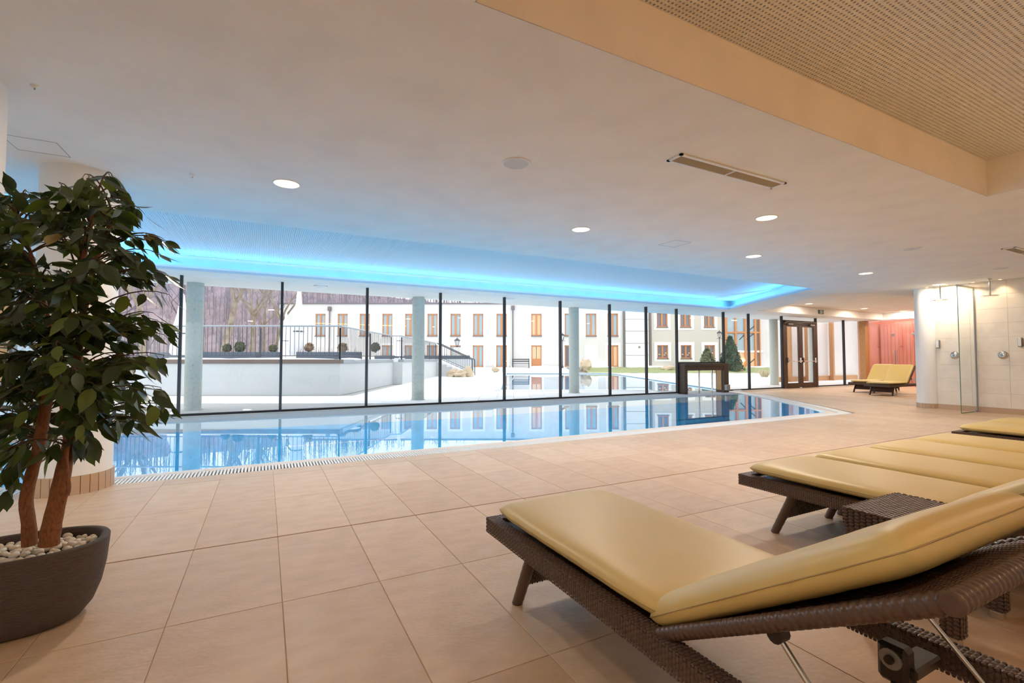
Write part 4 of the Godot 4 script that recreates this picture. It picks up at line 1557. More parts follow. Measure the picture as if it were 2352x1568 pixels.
			var mi := 0 if r < 0.38 else (1 if r < 0.66 else (2 if r < 0.88 else (3 if r < 0.996 else 4)))
			places.append([Transform3D(Basis(x, y, zz).scaled_local(Vector3.ONE * size), start), rng.randi_range(0, 2), mi])
	part(t, "twigs", twigs.mesh(), M.twig)
	# the leaves on the side towards the room are single parts, the rest are joined
	var eye := Vector3(0, EYE, 0) - C
	places.sort_custom(func(a, d): return a[0].origin.distance_to(eye) < d[0].origin.distance_to(eye))
	var count := 0
	var rest := {}
	for q in places:
		var px_in: bool = (q[0].origin + C).rotated(Vector3.UP, -YAW).x / -(q[0].origin + C).rotated(Vector3.UP, -YAW).z > -1.09
		if px_in and count < 295:
			count += 1
			var o := part(t, "leaf", leaves[q[1]], M["leaf_%d" % q[2]])
			o.transform = q[0]
		else:
			var key := "%d_%d" % [q[1], q[2]]
			if not rest.has(key): rest[key] = []
			rest[key].append(q)
	for mi in 5:
		var joined := MB.new()
		for v in 3:
			var key := "%d_%d" % [v, mi]
			if not rest.has(key): continue
			var arr: Array = leaves[v].surface_get_arrays(0)
			for q in rest[key]:
				var nb: Basis = q[0].basis.orthonormalized()
				for k in arr[Mesh.ARRAY_VERTEX].size():
					joined.v.append(q[0] * arr[Mesh.ARRAY_VERTEX][k])
					joined.n.append(nb * arr[Mesh.ARRAY_NORMAL][k])
		if joined.v.size():
			part(t, "foliage", joined.mesh(), M["leaf_%d" % mi]).set_meta("kind", "stuff")


# ---------------------------------------------------------------- courtyard
const FAC := 45.0      # distance of the hotel front

func courtyard() -> void:
	yard_ground()
	yard_columns()
	terrace()
	hotel_front()
	yard_things()
	trees_and_hill()
	right_wing()

func ypoly(a: Array) -> PackedVector2Array:
	var p := PackedVector2Array()
	for q in a: p.append(Vector2(q[0], -q[1]))
	return p

func yard_ground() -> void:
	var g := setting("courtyard_ground", "snow dusted pale paving of the courtyard", "paving")
	g.rotation.y = YAW
	var outer := ypoly([[-30, 9.0], [40, 9.0], [40, 17.15], [7.9, 17.15], [7.9, 37.6], [60, 37.6], [60, 45.5], [-20, 45.5], [-20, 37.6], [-0.45, 37.6], [-0.45, 17.15], [-30, 17.15]])
	# left part, right part and near part round the pool, on the far side of the glass
	var areas := [[[-30, 14.0], [-14, 5.5], [-0.45, 11.0], [-0.45, 37.6], [-30, 37.6]], [[-0.45, 11.2], [5.0, 14.35], [5.0, 17.15], [-0.45, 17.15]], [[5.0, 14.4], [8.0, 16.0], [8.0, 17.15], [5.0, 17.15]], [[7.9, 16.1], [28, 27.0], [40, 40], [7.9, 37.6]], [[-30, 37.6], [50, 37.6], [50, 39.5], [-30, 39.5]]]
	var bed := MB.new()
	for a in areas: bed.prism(ypoly(a), -0.2, -0.012)
	part(g, "bedding", bed.mesh(), M.paver_joint)
	var b := MB.new()
	b.bbox(Vector3(0.25, -0.02, -0.25), Vector3(0.494, 0.04, 0.494), 0.003)
	var slab := b.mesh()
	var spots := []
	for i in range(-26, 70):
		for j in range(24, 76):
			var s := i * 0.5 - 0.45
			var f := j * 0.5 + 0.15
			if s > -0.9 and s < 7.85 and f > 16.95 and f < 37.5: continue
			var mid := yard(s + 0.25, f + 0.25)
			if mid.z > WIN - 0.42: continue
			if s < -5.35 and f > 14.6: continue
			if absf(s) > f * 1.1 + 0.5: continue
			if s > 4.6 and s < 8.0 and f < 17.0 and mid.x > 11.6 and mid.x < 14.6: continue
			spots.append([f, Vector3(s, 0, -f)])
	spots.sort_custom(func(x, y): return x[0] < y[0])
	var rest := [[], [], []]
	for k in spots.size():
		var kind := rng.randi_range(0, 2)
		if k < 290:
			part(g, "paving_slab", slab, M["paver_%d" % kind], spots[k][1])
		else:
			rest[kind].append(Transform3D(Basis(), spots[k][1]))
	for k in 3: many(g, "paving_beyond", slab, M["paver_%d" % k], rest[k])
	# outdoor pool
	var p := setting("outdoor_pool_basin", "pale basin and coping of the outdoor pool", "pool")
	p.rotation.y = YAW
	b = MB.new()
	b.box(Vector3(3.7, -1.3, -27.4), Vector3(8.4, 0.1, 20.6))
	b.box(Vector3(-0.45, -0.66, -27.4), Vector3(0.1, 1.2, 20.4))
	b.box(Vector3(7.9, -0.66, -27.4), Vector3(0.1, 1.2, 20.4))
	b.box(Vector3(3.7, -0.66, -37.6), Vector3(8.4, 1.2, 0.1))
	b.box(Vector3(2.2, -0.66, -17.1), Vector3(5.4, 1.2, 0.1))
	part(p, "basin", b.mesh(), M.pool_tile)
	b = MB.new()
	b.bbox(Vector3(-0.6, 0.0, -27.3), Vector3(0.36, 0.05, 20.9), 0.01)
	b.bbox(Vector3(2.2, 0.0, -17.0), Vector3(5.6, 0.05, 0.3), 0.01)
	b.bbox(Vector3(8.05, 0.0, -27.3), Vector3(0.36, 0.05, 20.9), 0.01)
	b.bbox(Vector3(3.7, 0.0, -37.7), Vector3(8.8, 0.05, 0.3), 0.01)
	part(p, "coping", b.mesh(), M.snow)
	b = MB.new()
	b.prism(ypoly([[-0.42, 17.1], [7.88, 17.1], [7.88, 37.58], [-0.42, 37.58]]), -0.045, -0.045, false)
	var wt := part(self, "outdoor_pool_water", b.mesh(), M.water_out)
	wt.rotation.y = YAW
	tag(wt, "pale still water in the outdoor pool of the courtyard", "water", "", "stuff")
	# water between the portal and the outdoor pool
	b = MB.new()
	b.prism(PackedVector2Array([Vector2(12.3, -11.3), Vector2(14.1, -11.3), Vector2(16.2, -13.2), Vector2(12.9, -13.6)]), -0.04, -0.04, false)
	tag(part(self, "channel_water", b.mesh(), M.water_out), "strip of water leading from the portal to the outdoor pool", "water", "", "stuff")
	b = MB.new()
	b.box(Vector3(14.0, -0.9, -12.6), Vector3(4.6, 0.1, 3.2))
	var ch := structure("channel_basin", "blue floor of the swim channel outside the portal", "pool", b.mesh(), M.pool_tile)
	ch.set_meta("kind", "structure")
	# lawn strip before the hotel
	b = MB.new()
	var rows := []
	for j in 6:
		var line := PackedVector3Array()
		for i in 40:
			var s := 6.2 + i * 0.45
			var f: float = [38.3, 39.5, 41.0, 42.5, 43.8, 44.75][j]
			line.append(Vector3(s, [0.0, 0.12, 0.22, 0.3, 0.34, 0.35][j] + 0.03 * sin(i * 1.7 + j), -f))
		rows.append(line)
	b.grid(rows)
	var lw := part(self, "lawn", b.mesh(), M.lawn)
	lw.rotation.y = YAW
	tag(lw, "pale green winter lawn before the hotel front", "lawn", "", "stuff")
	b = MB.new()
	rows = []
	for j in 5:
		var line := PackedVector3Array()
		for i in 30:
			line.append(Vector3(-24.0 + i * 1.0, [0.0, 0.1, 0.22, 0.3, 0.35][j], -[38.8, 40.2, 42.0, 43.6, 44.75][j]))
		rows.append(line)
	b.grid(rows)
	var sn := part(self, "snow_bank", b.mesh(), M.snow)
	sn.rotation.y = YAW
	tag(sn, "snow covered path rising to the hotel doors", "snow", "", "stuff")
	b = MB.new()
	for q in [[8.0, 44.6, 1.6], [13.0, 44.7, 2.2], [19.5, 44.6, 2.6], [25.0, 44.4, 3.2], [3.0, 44.4, 1.8]]:
		b.ball(Vector3(q[0], 0.34, -q[1]), Vector3(q[2], 0.16, 0.5), 14, 6)
	var drift := part(self, "snow_drift", b.mesh(), M.snow)
	drift.rotation.y = YAW
	tag(drift, "remains of snow along the foot of the hotel", "snow", "", "stuff")

func yard_columns() -> void:
	var k := 0
	for q in [[-1.44, -12.85, "opposite the ficus"], [3.79, -12.92, "before the terrace wall"], [9.2, -13.1, "beside the outdoor pool"], [19.75, -13.0, "outside the double door"], [22.6, -13.0, "behind the double door's right leaf"]]:
		var t := thing("concrete_column", "round grey concrete column under the eaves " + q[2], "column", Vector3(q[0], 0, q[1]), 0.0, "round concrete columns outside")
		var b := MB.new()
		b.lathe(Vector3.ZERO, [[0.17, 0.0], [0.17, 2.88]], 32)
		part(t, "shaft", b.mesh(), M.concrete)
		b = MB.new()
		b.lathe(Vector3.ZERO, [[0.2, -0.01], [0.2, 0.012], [0.17, 0.014]], 24)
		part(t, "base_collar", b.mesh(), M.concrete)
	var b := MB.new()
	b.box(Vector3(10.0, 2.98, -12.3), Vector3(27.4, 0.22, 1.86))
	structure("eaves", "white soffit of the eaves outside the glazed wall", "eaves", b.mesh(), M.soffit)
	for q in [[1.13, -11.95, "opposite the large closed umbrella"], [6.15, -11.95, "opposite the hotel's ground floor windows"]]:
		var t := thing("dome_lamp", "round white dome lamp under the eaves " + q[2], "ceiling lamp", Vector3(q[0], 2.87, q[1]), 0.0, "dome lamps under the eaves")
		b = MB.new()
		b.lathe(Vector3.ZERO, [[0.0005, -0.085], [0.06, -0.08], [0.11, -0.058], [0.138, -0.02], [0.14, 0.0]], 24)
		part(t, "shade", b.mesh(), M.white_metal)
		b = MB.new()
		b.lathe(Vector3.ZERO, [[0.14, -0.012], [0.15, -0.012], [0.15, 0.002]], 24)
		part(t, "ring", b.mesh(), M.alu)

func terrace() -> void:
	var t := setting("terrace", "raised terrace with white retaining wall and brown coping", "terrace")
	t.rotation.y = YAW
	var S := -5.375
	var b := MB.new()
	b.prism(ypoly([[-40, 14.75], [S, 14.75], [S, 21.3], [-4.94, 21.3], [-4.94, 32.0], [-7.2, 32.0], [-7.2, 38.0], [-40, 38.0]]), 0.0, 1.0)
	part(t, "retaining_wall", b.mesh(), M.terrace_wall)
	b = MB.new()
	b.prism(ypoly([[-12, 35.5], [-3.1, 35.5], [-3.1, 38.2], [-12, 38.2]]), 0.0, 1.13)
	part(t, "upper_landing", b.mesh(), M.terrace_wall)
	b = MB.new()
	b.bbox(Vector3(-22.7, 1.06, -14.85), Vector3(34.7, 0.13, 0.28), 0.01)
	part(t, "coping", b.mesh(), M.cap_brown)
	b = MB.new()
	b.bbox(Vector3(-5.46, 1.06, -18.1), Vector3(0.26, 0.12, 6.3), 0.01)
	b.bbox(Vector3(-5.02, 1.06, -26.7), Vector3(0.26, 0.12, 10.7), 0.01)
	part(t, "coping", b.mesh(), M.railing_top)
	b = MB.new()
	b.prism(ypoly([[-40, 15.0], [-5.6, 15.0], [-5.6, 21.4], [-5.15, 21.4], [-5.15, 32.0], [-40, 32.0]]), 1.0, 1.13)
	part(t, "terrace_floor", b.mesh(), M.snow)
	# steps going down to the yard
	for k in 7:
		b = MB.new()
		b.bbox(Vector3(-4.77 + 0.33 * k, 0.97 - 0.15 * k, -32.0), Vector3(0.35, 0.15, 2.0), 0.01)
		part(t, "step", b.mesh(), M.paver_1)
	b = MB.new()
	for k in 6:
		b.box(Vector3(-4.77 + 0.33 * k, (0.895 - 0.15 * k) / 2, -32.0), Vector3(0.33, 0.895 - 0.15 * k, 1.96))
	part(t, "step_base", b.mesh(), M.terrace_wall)
	# railing
	var f := thing("terrace_railing", "dark steel railing with thin bars along the terrace edge", "railing")
	f.rotation.y = YAW
	var top := 2.18
	var low := 1.24
	var bar := MB.new()
	bar.box(Vector3.ZERO, Vector3(0.012, top - low, 0.012))
	var bm := bar.mesh()
	var post := MB.new()
	post.bbox(Vector3.ZERO, Vector3(0.05, top - 1.12 - 0.06, 0.05), 0.005)
	var pm := post.mesh()
	var runs := [[Vector3(-13.0, 0, -14.9), Vector3(-5.43, 0, -14.9)], [Vector3(-5.43, 0, -14.9), Vector3(-5.43, 0, -21.2)], [Vector3(-5.43, 0, -21.2), Vector3(-5.0, 0, -21.35)], [Vector3(-5.0, 0, -21.35), Vector3(-5.0, 0, -31.0)]]
	for r in runs:
		var a: Vector3 = r[0]
		var c: Vector3 = r[1]
		b = MB.new()
		b.tube([a + Vector3(0, top, 0), c + Vector3(0, top, 0)], [0.026], 8)
		part(f, "handrail", b.mesh(), M.railing_top)
		b = MB.new()
		b.tube([a + Vector3(0, low, 0), c + Vector3(0, low, 0)], [0.014], 6)
		part(f, "bottom_rail", b.mesh(), M.railing)
		var n := int(a.distance_to(c) / 0.137)
		for k in n:
			part(f, "baluster", bm, M.railing, a.lerp(c, (k + 0.5) / n) + Vector3(0, (top + low) / 2, 0))
		var np := maxi(1, int(a.distance_to(c) / 2.4))
		for k in np + 1:
			part(f, "post", pm, M.railing, a.lerp(c, float(k) / np) + Vector3(0, 1.12 + (top - 1.18) / 2, 0))
	# stair railings
	for s in [[31.05, "on the boulder side"], [32.95, "on the hotel side"]]:
		var h := thing("stair_railing", "sloping dark railing of the terrace steps " + s[1], "railing", Vector3.ZERO, 0.0, "stair railings")
		h.rotation.y = YAW
		b = MB.new()
		b.tube([Vector3(-4.95, top, -s[0]), Vector3(-2.6, 1.08, -s[0])], [0.03], 8)
		part(h, "handrail", b.mesh(), M.railing)
		b = MB.new()
		b.tube([Vector3(-4.95, 1.24, -s[0]), Vector3(-2.6, 0.2, -s[0])], [0.016], 6)
		part(h, "bottom_rail", b.mesh(), M.railing)
		for k in 16:
			var u := (k + 0.5) / 16.0
			b = MB.new()
			b.box(Vector3(lerpf(-4.95, -2.6, u), lerpf(1.71, 0.64, u), -s[0]), Vector3(0.014, 0.92, 0.014))
			part(h, "baluster", b.mesh(), M.railing)
		b = MB.new()
		b.bbox(Vector3(-2.6, 0.54, -s[0]), Vector3(0.06, 1.08, 0.06), 0.004)
		part(h, "post", b.mesh(), M.railing)
	# snow that slid onto the coping
	b = MB.new()
	for q in [[-10.0, 14.86, 1.4], [-7.4, 14.86, 1.9], [-5.5, 16.0, 0.4]]:
		b.ball(Vector3(q[0], 1.125, -q[1]), Vector3(q[2], 0.05, 0.14), 14, 5)
	var sn := part(self, "coping_snow", b.mesh(), M.snow)
	sn.rotation.y = YAW
	tag(sn, "thin snow lying on the brown terrace coping", "snow", "", "stuff")

func hotel_front() -> void:
	# px columns of the photograph are turned into metres along the front, which stands FAC away
	var h := thing("hotel_wing", "long white two storey hotel wing with wooden windows", "building")
	h.rotation.y = YAW
	var X := func(px: float) -> float: return (px - CXP) * FAC / FPX
	var Yh := func(py: float) -> float: return court(CXP, py, FAC).y
	var base: float = 0.3
	var top: float = Yh.call(698.0)
	var wins := []    # px0, px1, py0, py1, kind
	for c in [735.0, 786.0, 837.0, 889.0, 941.5, 993.0, 1046.0, 1098.0, 1152.0]:
		wins.append([c - 11.5, c + 11.5, 720.5, 771.0, "curtain"])
	wins.append([1220.5, 1244.0, 720.5, 771.0, "lit"])
	for c in [1309.5, 1358.0, 1408.0]:
		wins.append([c - 12.0, c + 12.0, 720.0, 771.0, "curtain"])
	for c in [889.0, 941.5, 993.0, 1046.0, 1098.0, 1152.0]:
		wins.append([c - 12.0, c + 12.0, 793.0, 842.5, "curtain"])
	wins.append([1220.5, 1244.0, 793.0, 843.0, "door"])
	wins.append([1297.0, 1322.0, 793.0, 842.0, "dark"])
	wins.append([1396.0, 1420.0, 793.0, 842.0, "lit"])
	facade(h, X.call(640.0), X.call(1432.0), base, top, wins, M.render_white, 0.0)
	# roof edge
	var b := MB.new()
	b.bbox(Vector3((X.call(638.0) + X.call(1432.0)) / 2, top + 0.05, -FAC - 0.2), Vector3(X.call(1432.0) - X.call(638.0) + 0.2, 0.12, 0.6), 0.01)
	part(h, "roof_edge", b.mesh(), M.downpipe)
	b = MB.new()
	b.box(Vector3((X.call(640.0) + X.call(1432.0)) / 2, (base + top) / 2, -FAC - 6.4), Vector3(X.call(1432.0) - X.call(640.0) - 0.1, top - base, 12.0))
	part(h, "building_body", b.mesh(), M.render_white)
	# blind niche panel
	b = MB.new()
	b.bbox(Vector3(X.call(1358.0), Yh.call(818.0), -FAC + 0.02), Vector3(1.3, 2.1, 0.05), 0.01)
	part(h, "blind_niche", b.mesh(), M.render_trim)
	for q in [[757.0, 705.0, 826.0, true], [1178.0, 703.0, 843.0, true], [1431.5, 703.0, 842.0, false]]:
		b = MB.new()
		b.tube([Vector3(X.call(q[0]), Yh.call(q[1] + 8), -FAC + 0.12), Vector3(X.call(q[0]), Yh.call(q[2]), -FAC + 0.12)], [0.055], 8)
		if q[3]:
			b.bbox(Vector3(X.call(q[0]), Yh.call(q[1] + 4), -FAC + 0.14), Vector3(0.34, 0.4, 0.26), 0.05)
		part(h, "downpipe", b.mesh(), M.downpipe)
	# panelled bay and the cream block right of it
	var c := thing("hotel_block", "cream hotel block with square wooden windows and white surrounds", "building")
	c.rotation.y = YAW
	var wins2 := []
	for q in [[1509.0, 1534.0], [1563.0, 1587.5], [1617.5, 1641.5]]:
		wins2.append([q[0], q[1], 717.0, 751.0, "dark"])
		wins2.append([q[0] + 0.5, q[1] + 0.5, 792.5, 823.0, "lit_dark"])
	facade(c, X.call(1494.0), X.call(1664.0), base, 8.6, wins2, M.render_cream, 0.28)
	b = MB.new()
	b.box(Vector3((X.call(1433.0) + X.call(1760.0)) / 2, 4.4, -FAC - 6.4), Vector3(X.call(1760.0) - X.call(1433.0), 8.2, 12.0))
	part(c, "building_body", b.mesh(), M.render_white)
	for k in 6:
		b = MB.new()
		b.bbox(Vector3((X.call(1437.0) + X.call(1490.0)) / 2, base + 0.6 + k * 1.15, -FAC - 0.1), Vector3(X.call(1490.0) - X.call(1437.0), 1.12, 0.3), 0.02)
		part(c, "bay_panel", b.mesh(), M.render_trim)
	b = MB.new()
	b.tube([Vector3(X.call(1494.5), base, -FAC + 0.12), Vector3(X.call(1494.5), 8.0, -FAC + 0.12)], [0.06], 8)
	part(c, "downpipe", b.mesh(), M.downpipe)
	b = MB.new()
	b.lathe(Vector3(0, 0, 0), [[0.0005, 0.0], [0.09, 0.0], [0.09, 0.06]], 12)
	var vt := part(c, "wall_vent", b.mesh(), M.alu, Vector3(X.call(1468.0), Yh.call(797.0), -FAC + 0.08))
	vt.rotation.x = PI / 2
	# glazed stairwell
	var st := thing("stairwell_glazing", "tall wood framed stairwell window of the hotel", "window wall")
	st.rotation.y = YAW
	for px in [1667.0, 1689.0, 1711.0, 1734.0, 1744.0]:
		b = MB.new()
		b.bbox(Vector3(X.call(px), 3.6, -FAC + 0.1), Vector3(0.19 if px < 1740.0 else 0.08, 6.7, 0.22), 0.01)
		part(st, "post", b.mesh(), M.window_wood)
	for py in [763.5, 843.0]:
		b = MB.new()
		b.bbox(Vector3((X.call(1667.0) + X.call(1744.0)) / 2, Yh.call(py), -FAC + 0.1), Vector3(X.call(1744.0) - X.call(1667.0), 0.16, 0.18), 0.01)
		part(st, "transom", b.mesh(), M.window_wood)
	for k in 3:
		var x0: float = X.call([1668.0, 1690.0, 1712.0][k])
		var x1: float = X.call([1688.0, 1710.0, 1733.0][k])
		for r in 3:
			b = MB.new()
			var y0: float = [0.35, Yh.call(806.0), Yh.call(762.0)][r]
			var y1: float = [Yh.call(808.0), Yh.call(765.0), 6.9][r]
			b.box(Vector3((x0 + x1) / 2, (y0 + y1) / 2, -FAC + 0.03), Vector3(x1 - x0, y1 - y0 - 0.05, 0.03))
			part(st, "pane", b.mesh(), M.lit_window if r == 0 and k > 0 else M.curtain_glass)
	for q in [[1698.0, 780.0, 1710.0, 768.0], [1714.0, 780.0, 1733.0, 764.0], [1714.0, 764.0, 1732.0, 749.0], [1716.0, 838.0, 1732.0, 824.0]]:
		b = MB.new()
		b.tube([Vector3(X.call(q[0]), Yh.call(q[1]), -FAC + 0.07), Vector3(X.call(q[2]), Yh.call(q[3]), -FAC + 0.07)], [0.04], 6)
		part(st, "stair_rail", b.mesh(), M.iron)
	b = MB.new()
	b.bbox(Vector3(X.call(1722.0), Yh.call(807.0), -FAC + 0.08), Vector3(2.4, 0.2, 0.06), 0.01)
	part(st, "landing_edge", b.mesh(), M.render_trim)
	b = MB.new()
	b.ball(Vector3(X.call(1705.0), Yh.call(827.0), -FAC + 0.16), Vector3(0.16, 0.16, 0.1), 12, 8)
	part(st, "wall_lamp", b.mesh(), M.spot_glow)
	b = MB.new()
	b.box(Vector3(X.call(1792.0), 4.2, -FAC - 0.3), Vector3(X.call(1840.0) - X.call(1744.0), 8.0, 0.6))
	var ww := part(self, "hotel_end_wall", b.mesh(), M.render_white)
	ww.rotation.y = YAW
	tag(ww, "white end wall of the hotel right of the stairwell window", "wall", "", "structure")

func facade(h: Node3D, x0: float, x1: float, y0: float, y1: float, wins: Array, m: Material, surround: float) -> void:
	# a wall with real window openings: strips between and around them
	var X := func(px: float) -> float: return (px - CXP) * FAC / FPX
	var Yh := func(py: float) -> float: return court(CXP, py, FAC).y
	var rects := []
	for w in wins: rects.append([X.call(w[0]), X.call(w[1]), Yh.call(w[3]), Yh.call(w[2]), w[4]])
	var xs := [x0, x1]
	for r in rects:
		xs.append(r[0])
		xs.append(r[1])
	xs.sort()
	var b := MB.new()
	for k in xs.size() - 1:
		if xs[k + 1] - xs[k] < 0.01: continue
		var c: float = (xs[k] + xs[k + 1]) / 2
		var cuts := []
		for r in rects:
			if r[0] < c and r[1] > c: cuts.append(r)
		cuts.sort_custom(func(p, q): return p[2] < q[2])
		var y := y0
		for r in cuts + [[0, 0, y1, y1]]:
			if r[2] - y > 0.01:
				b.box(Vector3(c, (y + r[2]) / 2, -FAC - 0.15), Vector3(xs[k + 1] - xs[k], r[2] - y, 0.3))
			y = r[3]
	part(h, "wall", b.mesh(), m)
	for r in rects:
		var c := Vector3((r[0] + r[1]) / 2, (r[2] + r[3]) / 2, -FAC - 0.12)
		var w: float = r[1] - r[0]
		var t: float = r[3] - r[2]
		b = MB.new()
		for s in [-1.0, 1.0]:
			b.bbox(c + Vector3(s * (w / 2 - 0.05), 0, 0), Vector3(0.1, t, 0.1), 0.006)
			b.bbox(c + Vector3(0, s * (t / 2 - 0.05), 0), Vector3(w, 0.1, 0.1), 0.006)
		if r[4] != "door":
			b.bbox(c, Vector3(0.17, t, 0.11), 0.006)
		else:
			b.bbox(c + Vector3(0, -t * 0.3, 0), Vector3(w, t * 0.38, 0.08), 0.006)
		var wn := part(h, "window", b.mesh(), M.window_wood)
		for s in [-1.0, 1.0]:
			b = MB.new()
			b.box(c + Vector3(s * w / 4, 0, -0.04), Vector3(w / 2 - 0.06, t - 0.12, 0.02))
			var pm: Material = M.curtain_glass
			if r[4] == "lit" or r[4] == "door": pm = M.lit_window
			elif r[4] == "dark" or r[4] == "lit_dark": pm = M.dark_glass
			part(wn, "pane", b.mesh(), pm)
		if r[4] == "lit_dark":
			b = MB.new()
			for q in [[-0.28, -0.25], [0.2, -0.3], [0.33, -0.12]]:
				b.ball(c + Vector3(q[0], q[1], -0.01), Vector3(0.1, 0.06, 0.03), 8, 5)
			part(wn, "window_lamp", b.mesh(), M.lit_window)
		if r[4] != "door" and r[2] > 0.5:
			b = MB.new()
			b.bbox(Vector3(c.x, r[2] - 0.03, -FAC + 0.03), Vector3(w + 0.1, 0.07, 0.18), 0.008)
			part(h, "sill", b.mesh(), M.downpipe)
		if surround > 0.0:
			b = MB.new()
			for s in [-1.0, 1.0]:
				b.bbox(Vector3(c.x + s * (w / 2 + surround / 2), c.y, -FAC + 0.01), Vector3(surround, t + surround * 2, 0.06), 0.006)
				b.bbox(Vector3(c.x, c.y + s * (t / 2 + surround / 2), -FAC + 0.01), Vector3(w, surround, 0.06), 0.006)
			part(h, "surround", b.mesh(), M.render_trim)
		else:
			b = MB.new()
			for s in [-1.0, 1.0]:
				b.bbox(Vector3(c.x + s * (w / 2 + 0.12), c.y, -FAC + 0.005), Vector3(0.2, t + 0.44, 0.03), 0.004)
			b.bbox(Vector3(c.x, r[3] + 0.12, -FAC + 0.005), Vector3(w, 0.2, 0.03), 0.004)
			part(h, "surround", b.mesh(), M.render_trim)

func lantern(at: Vector3, hgt: float, label: String) -> void:
	var t := thing("street_lantern", label, "lantern", at, YAW, "old style iron lanterns")
	var b := MB.new()
	b.tube([Vector3.ZERO, Vector3(0, minf(0.25, hgt * 0.05), 0), Vector3(0, minf(0.4, hgt * 0.08), 0), Vector3(0, hgt - 0.62, 0)], [0.09, 0.08, 0.045, 0.035], 10)
	b.tube([Vector3(-0.25, hgt - 0.7, 0), Vector3(0.25, hgt - 0.7, 0)], [0.02], 6)
	part(t, "pole", b.mesh(), M.iron)
	b = MB.new()
	b.lathe(Vector3(0, hgt - 0.62, 0), [[0.09, 0.0], [0.2, 0.42]], 6)
	part(t, "glazing", b.mesh(), M.lantern_glass)
	b = MB.new()
	b.lathe(Vector3(0, hgt - 0.62, 0), [[0.25, 0.41], [0.24, 0.45], [0.1, 0.56], [0.03, 0.6], [0.02, 0.68], [0.001, 0.7]], 6)
	b.lathe(Vector3(0, hgt - 0.62, 0), [[0.001, -0.04], [0.1, -0.02], [0.1, 0.02]], 6)
	for k in 6:
		var a := -TAU * k / 6
		b.tube([Vector3(cos(a) * 0.09, hgt - 0.62, sin(a) * 0.09), Vector3(cos(a) * 0.2, hgt - 0.2, sin(a) * 0.2)], [0.012], 4)
	part(t, "lantern_cage", b.mesh(), M.iron)

func umbrella(px: float, f: float, top_py: float, r: float, label: String) -> void:
	var s := (px - CXP) * f / FPX
	var t := thing("closed_umbrella", label, "umbrella", yard(s, f, 1.13), YAW, "closed white garden umbrellas")
	var top: float = court(px, top_py, f).y - 1.13
	var b := MB.new()
	b.tube([Vector3(0, 0, 0), Vector3(0, top - 0.05, 0)], [0.03], 8)
	part(t, "pole", b.mesh(), M.white_metal)
	b = MB.new()
	var rows := []
	var prof := [[0.04, 1.0], [0.28, 0.96], [0.42, 0.8], [0.6, 0.66], [0.85, 0.52], [1.0, 0.42], [0.72, 0.38], [0.84, 0.3], [1.15, 0.2], [1.2, 0.1], [0.95, 0.06]]
	for p in prof:
		var line := PackedVector3Array()
		for k in 32:
			var a := TAU * k / 32
			var fold := 1.0 + 0.2 * sin(a * 8.0) * clampf(p[0], 0.0, 1.0)
			line.append(Vector3(cos(a) * p[0] * r * fold, p[1] * top, sin(a) * p[0] * r * fold))
		rows.append(line)
	b.grid(rows, true)
	part(t, "canopy", b.mesh(), M.umbrella_cloth)
	b = MB.new()
	b.lathe(Vector3(0, top * 0.385, 0), [[r * 0.8, -0.02], [r * 0.86, 0.0], [r * 0.8, 0.02]], 16)
	part(t, "strap", b.mesh(), M.railing)
	b = MB.new()
	b.bbox(Vector3(0, 0.03, 0), Vector3(0.5, 0.06, 0.5), 0.01)
	part(t, "base_plate", b.mesh(), M.concrete)

func leaf_puff(r: float, cnt: int, squash := 1.0, cone := false, hgt := 1.0) -> Array:
	var list := []
	for k in cnt:
		var d := Vector3(rng.randfn(), rng.randfn(), rng.randfn()).normalized()
		var p := Vector3(d.x, d.y * squash, d.z) * r * pow(rng.randf(), 0.25)
		if cone:
			var u := pow(rng.randf(), 1.35)
			var a := rng.randf() * TAU
			var rr := r * (1.0 - pow(u, 1.4)) * sqrt(rng.randf_range(0.25, 1.0)) * (0.8 + 0.35 * sin(a * 5.0 + u * 14.0)) + 0.03
			p = Vector3(cos(a) * rr, u * hgt, sin(a) * rr)
		list.append(Transform3D(Basis.from_euler(Vector3(rng.randf() * TAU, rng.randf() * TAU, rng.randf() * TAU)).scaled_local(Vector3.ONE * rng.randf_range(0.7, 1.3)), p))
	return list

